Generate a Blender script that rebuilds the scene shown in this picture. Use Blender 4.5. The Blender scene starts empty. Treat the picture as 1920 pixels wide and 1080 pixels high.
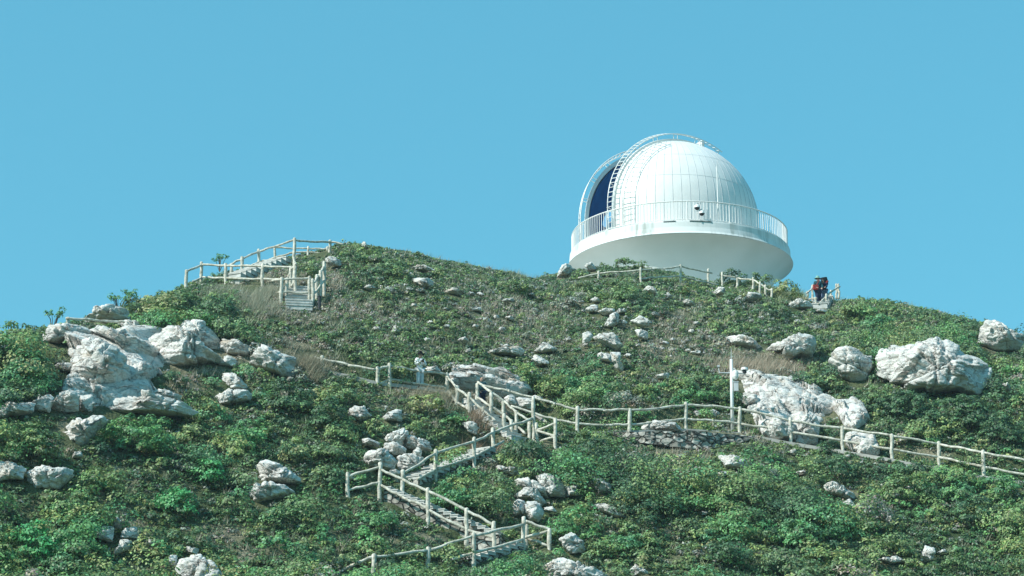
import bpy, bmesh, math, random
import numpy as np
from mathutils import Vector, Matrix
R = math.radians
rng = np.random.default_rng(7)
random.seed(7)
sc = bpy.context.scene
COL = sc.collection

# ---------------------------------------------------------------- camera
FPX = 4320.0                      # focal length in pixels of the 1920 px wide photograph
PITCH = R(17.0)
cam_d = bpy.data.cameras.new('camera'); cam = bpy.data.objects.new('camera', cam_d); COL.objects.link(cam)
cam_d.sensor_width = 36; cam_d.lens = FPX / 1920 * 36
cam_d.clip_start = 0.5; cam_d.clip_end = 20000
cam.location = (0, 0, 0); cam.rotation_euler = (math.pi / 2 + PITCH, 0, 0)
sc.camera = cam
# ---------------------------------------------------------------- sky and sun
SUN_EL = R(40); SUN_AZ = math.atan2(-0.85, -0.52)
S = Vector((math.sin(SUN_AZ) * math.cos(SUN_EL), math.cos(SUN_AZ) * math.cos(SUN_EL), math.sin(SUN_EL)))
w = bpy.data.worlds.new('World'); sc.world = w; w.use_nodes = True
nt = w.node_tree; nt.nodes.clear()
sky = nt.nodes.new('ShaderNodeTexSky'); sky.sky_type = 'NISHITA'; sky.sun_disc = False
sky.sun_elevation = SUN_EL; sky.sun_rotation = SUN_AZ % (2 * math.pi)
sky.air_density = 1.0; sky.dust_density = 0.6; sky.ozone_density = 1.0; sky.altitude = 100
tint = nt.nodes.new('ShaderNodeMix'); tint.data_type = 'RGBA'; tint.blend_type = 'MULTIPLY'; tint.inputs[0].default_value = 1
tint.inputs[7].default_value = (0.60, 1.26, 1.10, 1)
bg = nt.nodes.new('ShaderNodeBackground'); bg.inputs[1].default_value = 0.145
wo = nt.nodes.new('ShaderNodeOutputWorld')
nt.links.new(sky.outputs[0], tint.inputs[6]); even = nt.nodes.new('ShaderNodeMix'); even.data_type = 'RGBA'; even.inputs[0].default_value = .6; even.inputs[7].default_value = (.66, 2.75, 4.1, 1)   # the even cyan of a dry clear day
nt.links.new(tint.outputs[2], even.inputs[6]); nt.links.new(even.outputs[2], bg.inputs[0]); nt.links.new(bg.outputs[0], wo.inputs[0])
sl = bpy.data.lights.new('sun', 'SUN'); sl.energy = 4.6; sl.angle = R(0.5); sl.color = (1.0, 0.985, 0.93)
so = bpy.data.objects.new('sun', sl); COL.objects.link(so); so.location = (-60, -30, 80)
so.rotation_euler = S.to_track_quat('Z', 'Y').to_euler()
sc.view_settings.view_transform = 'Standard'; sc.view_settings.look = 'None'
sc.view_settings.exposure = 0.28; sc.view_settings.gamma = 1.0
sc.render.engine = 'CYCLES'
sc.render.resolution_x = 1024; sc.render.resolution_y = 576
sc.cycles.max_bounces = 6; sc.cycles.diffuse_bounces = 3; sc.cycles.transmission_bounces = 3

# ---------------------------------------------------------------- helpers
CP, SP = math.cos(PITCH), math.sin(PITCH)
def aas(px, py):
    xn = (np.asarray(px, float) - 960) / FPX; yn = (540 - np.asarray(py, float)) / FPX
    den = CP - yn * SP
    return xn / den, (SP + yn * CP) / den
def P(px, py, Y):
    a, s = aas(px, py); return Vector((float(a * Y), float(Y), float(s * Y)))
def proj(p):
    p = np.asarray(p, float); x, y, z = p[..., 0], p[..., 1], p[..., 2]
    fw = y * CP + z * SP; up = -y * SP + z * CP
    return 960 + FPX * x / fw, 540 - FPX * up / fw
def mpp(Y):                        # metres per photo pixel at distance Y
    return Y * 1.045 / FPX
def vnoise(p, seed=0):             # smooth value noise in -1..1
    p = np.asarray(p, float); i = np.floor(p).astype(np.int64); f = p - i; f = f * f * (3 - 2 * f)
    out = 0
    for dx in (0, 1):
        for dy in (0, 1):
            for dz in (0, 1):
                h = (i[..., 0] + dx) * 374761393 + (i[..., 1] + dy) * 668265263 + (i[..., 2] + dz) * 2147483647 + seed * 974634777
                h = (h ^ (h >> 13)) * 1274126177; h = (h ^ (h >> 16)) & 0xffff
                wgt = (f[..., 0] if dx else 1 - f[..., 0]) * (f[..., 1] if dy else 1 - f[..., 1]) * (f[..., 2] if dz else 1 - f[..., 2])
                out = out + wgt * (h / 32767.5 - 1)
    return out
def fbm(p, seed=0, oct=4):
    o = 0; a = 1
    for k in range(oct):
        o = o + a * vnoise(np.asarray(p) * 2 ** k + 17.3 * k, seed + k); a *= .5
    return o
def tag(o, label=None, cat=None, group=None, kind=None):
    if label: o['label'] = label
    if cat: o['category'] = cat
    if group: o['group'] = group
    if kind: o['kind'] = kind
    return o
def empty(name, loc, label, cat, group=None):
    o = bpy.data.objects.new(name, None); COL.objects.link(o); o.location = loc; o.empty_display_size = .2
    return tag(o, label, cat, group)
def link(name, me, m, parent=None, smooth=False):
    o = bpy.data.objects.new(name, me); COL.objects.link(o)
    if m is not None: me.materials.append(m)
    if smooth and len(me.polygons): me.polygons.foreach_set('use_smooth', np.ones(len(me.polygons), bool))
    if parent is not None:
        o.parent = parent
        o.matrix_parent_inverse = Matrix.Translation(parent.location).inverted() if parent.parent is None else Matrix.Translation(parent.parent.location).inverted() @ Matrix.Identity(4)
        if parent.parent is not None: o.matrix_parent_inverse = Matrix.Identity(4)
    return o
class MB:                          # collects shapes, all in world coordinates
    def __init__(s): s.v = []; s.f = []
    def add(s, vs, fs):
        n = len(s.v); s.v += [tuple(v) for v in vs]; s.f += [tuple(i + n for i in f) for f in fs]; return s
    def box(s, c, sx, sy, sz, rot=None):
        M = rot or Matrix.Identity(3); c = Vector(c)
        vs = [c + M @ Vector((x * sx / 2, y * sy / 2, z * sz / 2)) for x in (-1, 1) for y in (-1, 1) for z in (-1, 1)]
        return s.add(vs, [(0, 1, 3, 2), (4, 6, 7, 5), (0, 4, 5, 1), (2, 3, 7, 6), (0, 2, 6, 4), (1, 5, 7, 3)])
    def tube(s, pts, r, n=8, cap=True):
        pts = [Vector(p) for p in pts]; rr = r if isinstance(r, (list, tuple)) else [r] * len(pts)
        base = len(s.v); side = None
        for k, p in enumerate(pts):
            d = (pts[min(k + 1, len(pts) - 1)] - pts[max(k - 1, 0)]).normalized()
            if side is None: side = d.cross(Vector((0, 0, 1)) if abs(d.z) < .9 else Vector((1, 0, 0))).normalized()
            side = (side - d * side.dot(d)).normalized(); up = d.cross(side)
            for j in range(n):
                an = 2 * math.pi * j / n; s.v.append(tuple(p + (side * math.cos(an) + up * math.sin(an)) * rr[k]))
        for k in range(len(pts) - 1):
            for j in range(n):
                a = base + k * n + j; b = base + k * n + (j + 1) % n; s.f.append((a, b, b + n, a + n))
        if cap:
            s.f.append(tuple(base + j for j in range(n - 1, -1, -1))); e = base + (len(pts) - 1) * n; s.f.append(tuple(e + j for j in range(n)))
        return s
    def lathe(s, c, prof, n=96, a0=0, a1=2 * math.pi):
        c = Vector(c); base = len(s.v); full = abs(a1 - a0 - 2 * math.pi) < 1e-6; m = n if full else n + 1
        for (r, z) in prof:
            for j in range(m):
                an = a0 + (a1 - a0) * j / n; s.v.append((c.x + r * math.cos(an), c.y + r * math.sin(an), c.z + z))
        for k in range(len(prof) - 1):
            for j in range(n):
                a = base + k * m + j; b = base + k * m + (j + 1) % m; s.f.append((a, b, b + m, a + m))
        return s
    def build(s, name, m, parent=None, smooth=False):
        me = bpy.data.meshes.new(name)
        off = Vector((0, 0, 0))
        if parent is None:           # origin at the mesh's own base
            A = np.array(s.v); off = Vector(((A[:, 0].min() + A[:, 0].max()) / 2, (A[:, 1].min() + A[:, 1].max()) / 2, A[:, 2].min()))
            me.from_pydata([tuple(Vector(v) - off) for v in s.v], [], s.f)
        else:
            root = parent if parent.parent is None else parent.parent
            off = root.location if parent.parent is None else root.location
            me.from_pydata([tuple(Vector(v) - off) for v in s.v], [], s.f)
        bm = bmesh.new(); bm.from_mesh(me); bmesh.ops.recalc_face_normals(bm, faces=bm.faces); bm.to_mesh(me); bm.free()
        o = bpy.data.objects.new(name, me); COL.objects.link(o); me.materials.append(m)
        if smooth: me.polygons.foreach_set('use_smooth', np.ones(len(me.polygons), bool))
        if parent is None: o.location = off
        else: o.parent = parent      # parts carry coordinates relative to the thing's root (parts themselves sit at its origin)
        return o
def np_mesh(name, V, F, m, attr=None, smooth=False, parent=None, origin=None):
    V = np.asarray(V, np.float32).reshape(-1, 3)
    if origin is not None: V = V - np.array(origin, np.float32)
    F = np.asarray(F, np.int32); k = F.shape[1]
    me = bpy.data.meshes.new(name); me.vertices.add(len(V)); me.vertices.foreach_set('co', V.ravel())
    me.loops.add(F.size); me.loops.foreach_set('vertex_index', F.ravel())
    me.polygons.add(len(F)); me.polygons.foreach_set('loop_start', np.arange(0, F.size, k, dtype=np.int32))
    try: me.polygons.foreach_set('loop_total', np.full(len(F), k, np.int32))
    except Exception: pass
    me.update(calc_edges=True)
    if attr is not None:
        at = me.attributes.new('tone', 'FLOAT_COLOR', 'FACE')
        c = np.ones((len(F), 4), np.float32); c[:, :3] = attr; at.data.foreach_set('color', c.ravel())
    if smooth: me.polygons.foreach_set('use_smooth', np.ones(len(F), bool))
    o = bpy.data.objects.new(name, me); COL.objects.link(o); me.materials.append(m)
    if parent is not None: o.parent = parent
    elif origin is not None: o.location = origin
    return o

# ---------------------------------------------------------------- materials
def mat(name):
    m = bpy.data.materials.new(name); m.use_nodes = True; t = m.node_tree
    return m, t, t.nodes['Principled BSDF'], t.nodes.new, t.links.new
def ramp(t, stops):
    r = t.nodes.new('ShaderNodeValToRGB'); e = r.color_ramp.elements
    while len(e) < len(stops): e.new(.5)
    for k, (p, c) in enumerate(stops): e[k].position = p; e[k].color = (*c, 1) if len(c) == 3 else c
    return r
def noise_mat(name, c1, c2, scale=5, rough=.8, bump=0, bscale=None, stretch=None, detail=6, lo=.35, hi=.65, spec=.3):
    m, t, b, N, L = mat(name)
    tc = N('ShaderNodeNewGeometry'); mp = N('ShaderNodeMapping'); L(tc.outputs['Position'], mp.inputs[0])
    if stretch: mp.inputs['Scale'].default_value = stretch
    n = N('ShaderNodeTexNoise'); n.inputs['Scale'].default_value = scale; n.inputs['Detail'].default_value = detail; L(mp.outputs[0], n.inputs[0])
    r = ramp(t, [(lo, c1), (hi, c2)]); L(n.outputs[0], r.inputs[0]); L(r.outputs[0], b.inputs['Base Color'])
    b.inputs['Roughness'].default_value = rough; b.inputs['Specular IOR Level'].default_value = spec
    if bump:
        n2 = N('ShaderNodeTexNoise'); n2.inputs['Scale'].default_value = bscale or scale * 3; n2.inputs['Detail'].default_value = 8; L(tc.outputs['Position'], n2.inputs[0])
        bp = N('ShaderNodeBump'); bp.inputs['Strength'].default_value = bump; bp.inputs['Distance'].default_value = .05
        L(n2.outputs[0], bp.inputs['Height']); L(bp.outputs[0], b.inputs['Normal'])
    return m
M_white = noise_mat('white_painted_metal', (.72, .715, .69), (.78, .77, .74), 1.2, .42, spec=.4)
M_rail = noise_mat('cast_log_rail', (.36, .34, .27), (.67, .64, .55), 6, .85, .5, 14)
M_step = noise_mat('concrete_step', (.42, .42, .39), (.62, .61, .57), 4, .9, .3, 20)
M_grey = noise_mat('grey_metal', (.45, .47, .48), (.55, .57, .57), 4, .45)
M_dark = noise_mat('dark_plastic', (.02, .022, .025), (.035, .035, .04), 6, .4)
M_blue = noise_mat('deep_blue_interior', (.0, .17, .42), (.002, .22, .52), 1, .7)
M_scope = noise_mat('pale_blue_telescope', (.05, .22, .40), (.07, .28, .48), 2, .5)
def concrete_stained():
    m, t, b, N, L = mat('white_concrete_streaked')
    g = N('ShaderNodeNewGeometry'); mp = N('ShaderNodeMapping'); mp.inputs['Scale'].default_value = (2.2, 2.2, .12); L(g.outputs['Position'], mp.inputs[0])
    n = N('ShaderNodeTexNoise'); n.inputs['Scale'].default_value = 1.6; n.inputs['Detail'].default_value = 6; L(mp.outputs[0], n.inputs[0])
    r = ramp(t, [(.38, (.42, .45, .42)), (.48, (.62, .64, .62)), (.58, (.72, .73, .71))]); L(n.outputs[0], r.inputs[0])
    n2 = N('ShaderNodeTexNoise'); n2.inputs['Scale'].default_value = .45; n2.inputs['Detail'].default_value = 4; L(g.outputs['Position'], n2.inputs[0])
    r2 = ramp(t, [(.42, (0, 0, 0)), (.62, (1, 1, 1))]); L(n2.outputs[0], r2.inputs[0])
    mx = N('ShaderNodeMix'); mx.data_type = 'RGBA'; mx.inputs[6].default_value = (.72, .73, .71, 1); L(r2.outputs[0], mx.inputs[0]); L(r.outputs[0], mx.inputs[7])
    L(mx.outputs[2], b.inputs['Base Color']); b.inputs['Roughness'].default_value = .85; b.inputs['Specular IOR Level'].default_value = .2
    return m
M_conc = concrete_stained()
M_under = noise_mat('smooth_plaster', (.70, .71, .68), (.78, .78, .76), .5, .9, .1, 6, spec=.2)
def rock_mat():
    m, t, b, N, L = mat('white_limestone')
    g = N('ShaderNodeNewGeometry'); mp = N('ShaderNodeMapping'); mp.inputs['Rotation'].default_value = (.5, .35, .2); mp.inputs['Scale'].default_value = (1, 1, 2.2); L(g.outputs['Position'], mp.inputs[0])
    n = N('ShaderNodeTexNoise'); n.inputs['Scale'].default_value = 1.1; n.inputs['Detail'].default_value = 10; n.inputs['Roughness'].default_value = .68; L(mp.outputs[0], n.inputs[0])
    r = ramp(t, [(.30, (.42, .41, .39)), (.42, (.61, .59, .55)), (.55, (.74, .72, .67)), (.75, (.79, .77, .72))]); L(n.outputs[0], r.inputs[0])
    n2 = N('ShaderNodeTexNoise'); n2.inputs['Scale'].default_value = .9; n2.inputs['Detail'].default_value = 5; n2.inputs['Distortion'].default_value = .6; L(mp.outputs[0], n2.inputs[0])
    r2 = ramp(t, [(.58, (0, 0, 0)), (.72, (.6, .6, .6))]); L(n2.outputs[0], r2.inputs[0])
    mx = N('ShaderNodeMix'); mx.data_type = 'RGBA'; mx.inputs[7].default_value = (.46, .34, .22, 1); L(r2.outputs[0], mx.inputs[0]); L(r.outputs[0], mx.inputs[6])
    v = N('ShaderNodeTexVoronoi'); v.feature = 'DISTANCE_TO_EDGE'; v.inputs['Scale'].default_value = .75
    nd = N('ShaderNodeTexNoise'); nd.inputs['Scale'].default_value = 2.5; nd.inputs['Detail'].default_value = 5; L(mp.outputs[0], nd.inputs[0])
    ad = N('ShaderNodeMix'); ad.data_type = 'RGBA'; ad.blend_type = 'ADD'; ad.inputs[0].default_value = .9; L(mp.outputs[0], ad.inputs[6]); L(nd.outputs[1], ad.inputs[7]); L(ad.outputs[2], v.inputs[0])
    r3 = ramp(t, [(0, (.62, .60, .58)), (.012, (1, 1, 1))]); L(v.outputs[0], r3.inputs[0])
    m2 = N('ShaderNodeMix'); m2.data_type = 'RGBA'; m2.blend_type = 'MULTIPLY'; m2.inputs[0].default_value = 1; L(mx.outputs[2], m2.inputs[6]); L(r3.outputs[0], m2.inputs[7])
    b.inputs['Roughness'].default_value = .92; b.inputs['Specular IOR Level'].default_value = .15
    n4 = N('ShaderNodeTexNoise'); n4.inputs['Scale'].default_value = 5; n4.inputs['Detail'].default_value = 10; n4.inputs['Roughness'].default_value = .65; L(mp.outputs[0], n4.inputs[0])
    r6 = ramp(t, [(.36, (.62, .61, .59)), (.45, (1, 1, 1))]); L(n4.outputs[0], r6.inputs[0]); m6 = N('ShaderNodeMix'); m6.data_type = 'RGBA'; m6.blend_type = 'MULTIPLY'; m6.inputs[0].default_value = .8; L(m2.outputs[2], m6.inputs[6]); L(r6.outputs[0], m6.inputs[7]); L(m6.outputs[2], b.inputs['Base Color'])
    m4 = N('ShaderNodeMath'); m4.operation = 'MULTIPLY_ADD'; m4.inputs[1].default_value = 1; L(n4.outputs[0], m4.inputs[0])
    r5 = ramp(t, [(0, (.6, .6, .6)), (.03, (1, 1, 1))]); L(v.outputs[0], r5.inputs[0]); L(r5.outputs[0], m4.inputs[2])
    bp = N('ShaderNodeBump'); bp.inputs['Strength'].default_value = 1; bp.inputs['Distance'].default_value = .13; L(m4.outputs[0], bp.inputs['Height']); L(bp.outputs[0], b.inputs['Normal'])
    return m
M_rock = rock_mat()
def leaf_mat(name, trans=.25):
    m, t, b, N, L = mat(name)
    a = N('ShaderNodeAttribute'); a.attribute_name = 'tone'; L(a.outputs['Color'], b.inputs['Base Color'])
    b.inputs['Roughness'].default_value = .5; b.inputs['Specular IOR Level'].default_value = .35
    tr = N('ShaderNodeBsdfTranslucent'); L(a.outputs['Color'], tr.inputs[0])
    mx = N('ShaderNodeMixShader'); mx.inputs[0].default_value = trans; L(b.outputs[0], mx.inputs[1]); L(tr.outputs[0], mx.inputs[2])
    L(mx.outputs[0], t.nodes['Material Output'].inputs[0]); return m
M_leaf = leaf_mat('leaves'); M_grass = leaf_mat('dry_grass_blades', .3)
M_twig = noise_mat('twig_bark', (.10, .08, .06), (.2, .17, .13), 8)
def ground_mat():
    m, t, b, N, L = mat('hillside_soil_and_litter')
    g = N('ShaderNodeNewGeometry')
    n = N('ShaderNodeTexNoise'); n.inputs['Scale'].default_value = .35; n.inputs['Detail'].default_value = 12; n.inputs['Roughness'].default_value = .7; L(g.outputs['Position'], n.inputs[0])
    r = ramp(t, [(.36, (.05, .08, .035)), (.5, (.11, .125, .07)), (.64, (.25, .23, .17))]); L(n.outputs[0], r.inputs[0])
    n2 = N('ShaderNodeTexNoise'); n2.inputs['Scale'].default_value = 9; n2.inputs['Detail'].default_value = 8; L(g.outputs['Position'], n2.inputs[0])
    mx = N('ShaderNodeMix'); mx.data_type = 'RGBA'; mx.blend_type = 'MULTIPLY'; mx.inputs[0].default_value = .8; L(r.outputs[0], mx.inputs[6])
    r2 = ramp(t, [(.3, (.45, .5, .45)), (.7, (1.3, 1.25, 1.15))]); L(n2.outputs[0], r2.inputs[0]); L(r2.outputs[0], mx.inputs[7])
    L(mx.outputs[2], b.inputs['Base Color']); b.inputs['Roughness'].default_value = .95; b.inputs['Specular IOR Level'].default_value = .1
    bp = N('ShaderNodeBump'); bp.inputs['Strength'].default_value = 1; bp.inputs['Distance'].default_value = .12; L(n2.outputs[0], bp.inputs['Height']); L(bp.outputs[0], b.inputs['Normal'])
    return m
M_ground = ground_mat()
M_path = noise_mat('worn_concrete_path', (.30, .29, .26), (.42, .41, .38), 3, .9, .2)

# ---------------------------------------------------------------- hillside: height as a function of bearing and distance
SKY = [(-1600, 1100), (-900, 940), (-300, 720), (0, 636), (90, 616), (150, 603), (210, 590), (270, 562), (350, 532), (440, 512), (520, 488), (600, 474), (640, 462), (690, 462), (770, 476), (850, 489), (930, 508), (1000, 523), (1060, 512), (1120, 502), (1200, 503), (1260, 512), (1330, 526), (1420, 530), (1500, 560), (1540, 566), (1590, 560), (1640, 564), (1750, 582), (1850, 606), (1920, 632), (2200, 730), (2800, 960), (3400, 1100)]
_sa, _ss = aas([p[0] for p in SKY], [p[1] for p in SKY])
_yca, _ = aas([-1600, -600, 0, 150, 350, 550, 640, 850, 1060, 1260, 1420, 1540, 1750, 1920, 2500, 3400], [540] * 16)
_yc = [70, 76, 84, 88, 97, 103, 105, 109, 112, 113, 113.5, 113, 110, 107, 100, 92]
_yba, _ = aas([-1600, 0, 960, 1920, 3400], [1080] * 5); _yb = [66, 70, 76, 80, 78]
_sb = float(aas(960, 1110)[1])
def sC(a): return np.maximum(np.interp(a, _sa, _ss), _sb + .004)
def yC(a): return np.interp(a, _yca, _yc)
def yB(a): return np.interp(a, _yba, _yb)
EXP = 1.6
def hill(a, Y):
    a = np.asarray(a, float); Y = np.asarray(Y, float)
    sc_, yc, yb = sC(a), yC(a), yB(a)
    t = (Y - yb) / (yc - yb)
    q = 1 - np.clip(1 - t, 0, 1) ** EXP
    z = (_sb + (sc_ - _sb) * q) * Y
    # below the frame: the slope eases out to the valley floor
    zb = _sb * yb; sl = _sb + yb * (sc_ - _sb) * EXP / (yc - yb)
    u = np.clip(Y / yb, 0, 1); lo = -1.7 + (zb + 1.7) * (u ** 2.2) 
    z = np.where(Y < yb, lo, z)
    d = np.maximum(Y - yc, 0); k = .022; dm = (sc_ + .45) / (2 * k)
    zz = sc_ * yc + sc_ * np.minimum(d, dm) - k * np.minimum(d, dm) ** 2 - .45 * np.maximum(d - dm, 0)
    z = np.where(Y > yc, zz, z)
    edge = np.clip((np.abs(a) - .45) / .35, 0, 1); edge = edge * edge * (3 - 2 * edge)
    return z * (1 - edge) + edge * np.minimum(z, -4)
def Gy(px, py):
    a, s = aas(px, py); sc_, yc, yb = sC(a), yC(a), yB(a)
    q = np.clip((s - _sb) / (sc_ - _sb), -.2, 1); t = np.where(q >= 0, 1 - np.abs(1 - q) ** (1 / EXP), q * .6)
    return float(yb + (yc - yb) * t)
def GyV(px, py):
    a, s = aas(px, py); sc_, yc, yb = sC(a), yC(a), yB(a)
    q = np.clip((s - _sb) / (sc_ - _sb), -.2, 1); return yb + (yc - yb) * np.where(q >= 0, 1 - np.abs(1 - q) ** (1 / EXP), q * .6)
def G(px, py):
    return P(px, py, Gy(px, py))
CARVE = []                         # (A, B, halfwidth): level beds for stairs and paths
def relief(x, y):
    p = np.stack([x, y, 0 * x], -1)
    return -.13 + .12 * vnoise(p * .22, 3) + .10 * vnoise(p * .6, 4) + .05 * vnoise(p * 1.7, 5)
def groundz(x, y):
    x = np.asarray(x, float); y = np.asarray(y, float)
    yy = np.maximum(y, 1)
    z = hill(x / yy, yy); z = z + relief(x, y) * np.clip((yy - 20) / 40, 0, 1)
    for A, B, hw in CARVE:
        dx, dy = B.x - A.x, B.y - A.y; L2 = dx * dx + dy * dy
        t = np.clip(((x - A.x) * dx + (y - A.y) * dy) / L2, 0, 1)
        d = np.hypot(x - A.x - t * dx, y - A.y - t * dy)
        wgt = 1 - np.clip((d - hw) / .7, 0, 1); wgt = wgt * wgt * (3 - 2 * wgt)
        zt = np.minimum(z, A.z + (B.z - A.z) * t - .12)
        z = z * (1 - wgt) + zt * wgt
    return z
MASKS = []                         # (polygon px, distance): where no plants stand nearer than the thing
# ---------------------------------------------------------------- stairs
def rubble():
    m, t, b, N, L = mat('rubble_stone_wall')
    g = N('ShaderNodeNewGeometry'); mp = N('ShaderNodeMapping'); mp.inputs['Scale'].default_value = (1, .7, 1.5); L(g.outputs['Position'], mp.inputs[0])
    v = N('ShaderNodeTexVoronoi'); v.inputs['Scale'].default_value = 3.0; L(mp.outputs[0], v.inputs[0])
    e = N('ShaderNodeTexVoronoi'); e.feature = 'DISTANCE_TO_EDGE'; e.inputs['Scale'].default_value = 3.0; L(mp.outputs[0], e.inputs[0])
    r = ramp(t, [(.1, (.20, .19, .16)), (.45, (.36, .34, .30)), (.9, (.52, .50, .45))]); L(v.outputs['Color'], r.inputs[0])
    r2 = ramp(t, [(.01, (.10, .10, .09)), (.09, (1, 1, 1))]); L(e.outputs[0], r2.inputs[0])
    n = N('ShaderNodeTexNoise'); n.inputs['Scale'].default_value = 7; n.inputs['Detail'].default_value = 8; L(g.outputs['Position'], n.inputs[0]); r3 = ramp(t, [(.35, (.5, .5, .48)), (.6, (1.1, 1.1, 1.08))]); L(n.outputs[0], r3.inputs[0])
    a = N('ShaderNodeMix'); a.data_type = 'RGBA'; a.blend_type = 'MULTIPLY'; a.inputs[0].default_value = 1; L(r.outputs[0], a.inputs[6]); L(r2.outputs[0], a.inputs[7])
    c = N('ShaderNodeMix'); c.data_type = 'RGBA'; c.blend_type = 'MULTIPLY'; c.inputs[0].default_value = 1; L(a.outputs[2], c.inputs[6]); L(r3.outputs[0], c.inputs[7]); L(c.outputs[2], b.inputs['Base Color'])
    b.inputs['Roughness'].default_value = .95; bp = N('ShaderNodeBump'); bp.inputs['Distance'].default_value = .08; L(r2.outputs[0], bp.inputs['Height']); L(bp.outputs[0], b.inputs['Normal']); return m
M_rubble = rubble()
def mask_pts(pts, Y): MASKS.append((np.array([proj(p) for p in pts]).reshape(-1, 2), Y))
def flight(A, B, W, n, label, mode='side', wall=M_step, wallh=.9, lift=.12, cover=0):
    """A, B: foot and head of the near edge ('side') or of the middle line ('front')"""
    A = Vector(A); B = Vector(B); A.z += lift; B.z += lift
    h = Vector((B.x - A.x, B.y - A.y, 0)); Ln = h.length; u = h / Ln; wv = Vector((-u.y, u.x, 0))
    if wv.y < 0: wv = -wv
    if mode == 'front': A0 = A - wv * W / 2
    else: A0 = A
    H = B.z - A.z; rise = H / n; run = Ln / n
    mid = wv * (W / 2)
    CARVE.append((A0 + mid, A0 + mid + h + Vector((0, 0, H)), W / 2 + .1))
    rt = empty('stone_staircase', A0 + mid, label, 'staircase', 'stone stair flights up the hillside')
    M = Matrix((u, wv, Vector((0, 0, 1)))).transposed()
    for i in range(n):
        m = MB(); c = A0 + mid + u * (run * (i + .5)) + Vector((0, 0, rise * (i + .5)))
        m.box(c - Vector((0, 0, .02)), run + .03, W - .04, rise - .044, M)
        m.box(c + u * (-.02) + Vector((0, 0, rise / 2 - .022)), run + .05, W, .04, M)
        m.build('step', M_step, rt)
    m = MB(); ins = .08
    for k, (t0, z0) in enumerate(((0, 0), (Ln, H))):
        for wq in (ins, W - ins):
            for dz in (-.02, -wallh):
                p = A0 + u * t0 + wv * wq + Vector((0, 0, z0 + dz)); m.v.append(tuple(p))
    m.f += [(0, 1, 3, 2), (4, 6, 7, 5), (0, 4, 5, 1), (2, 3, 7, 6), (0, 2, 6, 4), (1, 5, 7, 3)]
    m.build('side_wall', wall, rt)
    lo = Vector((0, 0, (-.45 if wallh > .5 else -.08) if mode == 'side' else .22)); hi = Vector((0, 0, .25))
    Bq = A0 + h + Vector((0, 0, H))
    if mode == 'side': pts = [A0 + lo, Bq + lo, Bq + hi, A0 + hi]
    else: pts = [A0 + lo, A0 + wv * W + lo, A0 + wv * W + h + Vector((0, 0, H)) + hi, Bq + hi]
    mask_pts(pts, max(A0.y, Bq.y) + .3)
    return A0, Bq, u, wv
def landing(pts, zoff, label, thick=.35, m=None):
    """flat slab on four or more pixel corners of its top"""
    V = [G(*p) for p in pts]; z = sum(v.z for v in V) / len(V) + zoff
    c = sum(V, Vector()) / len(V); mb = MB(); n = len(V)
    for dz in (0, -thick): mb.v += [(v.x, v.y, z + dz) for v in V]
    mb.f += [tuple(range(n)), tuple(range(2 * n - 1, n - 1, -1))] + [(k, (k + 1) % n, n + (k + 1) % n, n + k) for k in range(n)]
    o = mb.build('stair_landing', m or M_step); tag(o, label, 'landing', 'landings between the stair flights')
    return o
flight(G(888, 1058), G(984, 1030), 1.15, 7, 'short lowest stair flight rising right below the landing, pale sawtooth steps', wallh=.25, lift=.2, wall=M_rubble)  # dark stone on the side wall paints in the shade under the steps
flight(G(934, 1024), G(718, 934), 1.2, 17, 'long stair flight with rubble side wall descending right from the left corner landing', wall=M_rubble, wallh=.9, lift=.42)
flight(G(787, 908), G(930, 850), 1.2, 13, 'middle stair flight with sharp pale sawtooth steps rising right beside the boulder cluster', wallh=.25, lift=.2, wall=M_rubble)  # side wall in darker stone too, its colour standing in for shade below the teeth
flight(G(972, 829), G(880, 752), .8, 11, 'narrow stair flight between two log fences beside the long white slab', mode='front', lift=.02, wallh=.3)
flight(G(561, 582), G(556, 541), 1.15, 8, 'upper stair flight seen head on between log posts near the hill top', mode='front', lift=.02, wallh=.25)
flight(G(452, 524), G(546, 490), .9, 10, 'uppermost stair flight climbing right along the left skyline fence', lift=.12, wallh=.4)
flight(G(1537, 579), G(1550, 562), .8, 5, 'small stair flight under the two hikers right of the observatory', mode='front', lift=.0, wallh=.2)

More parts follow.
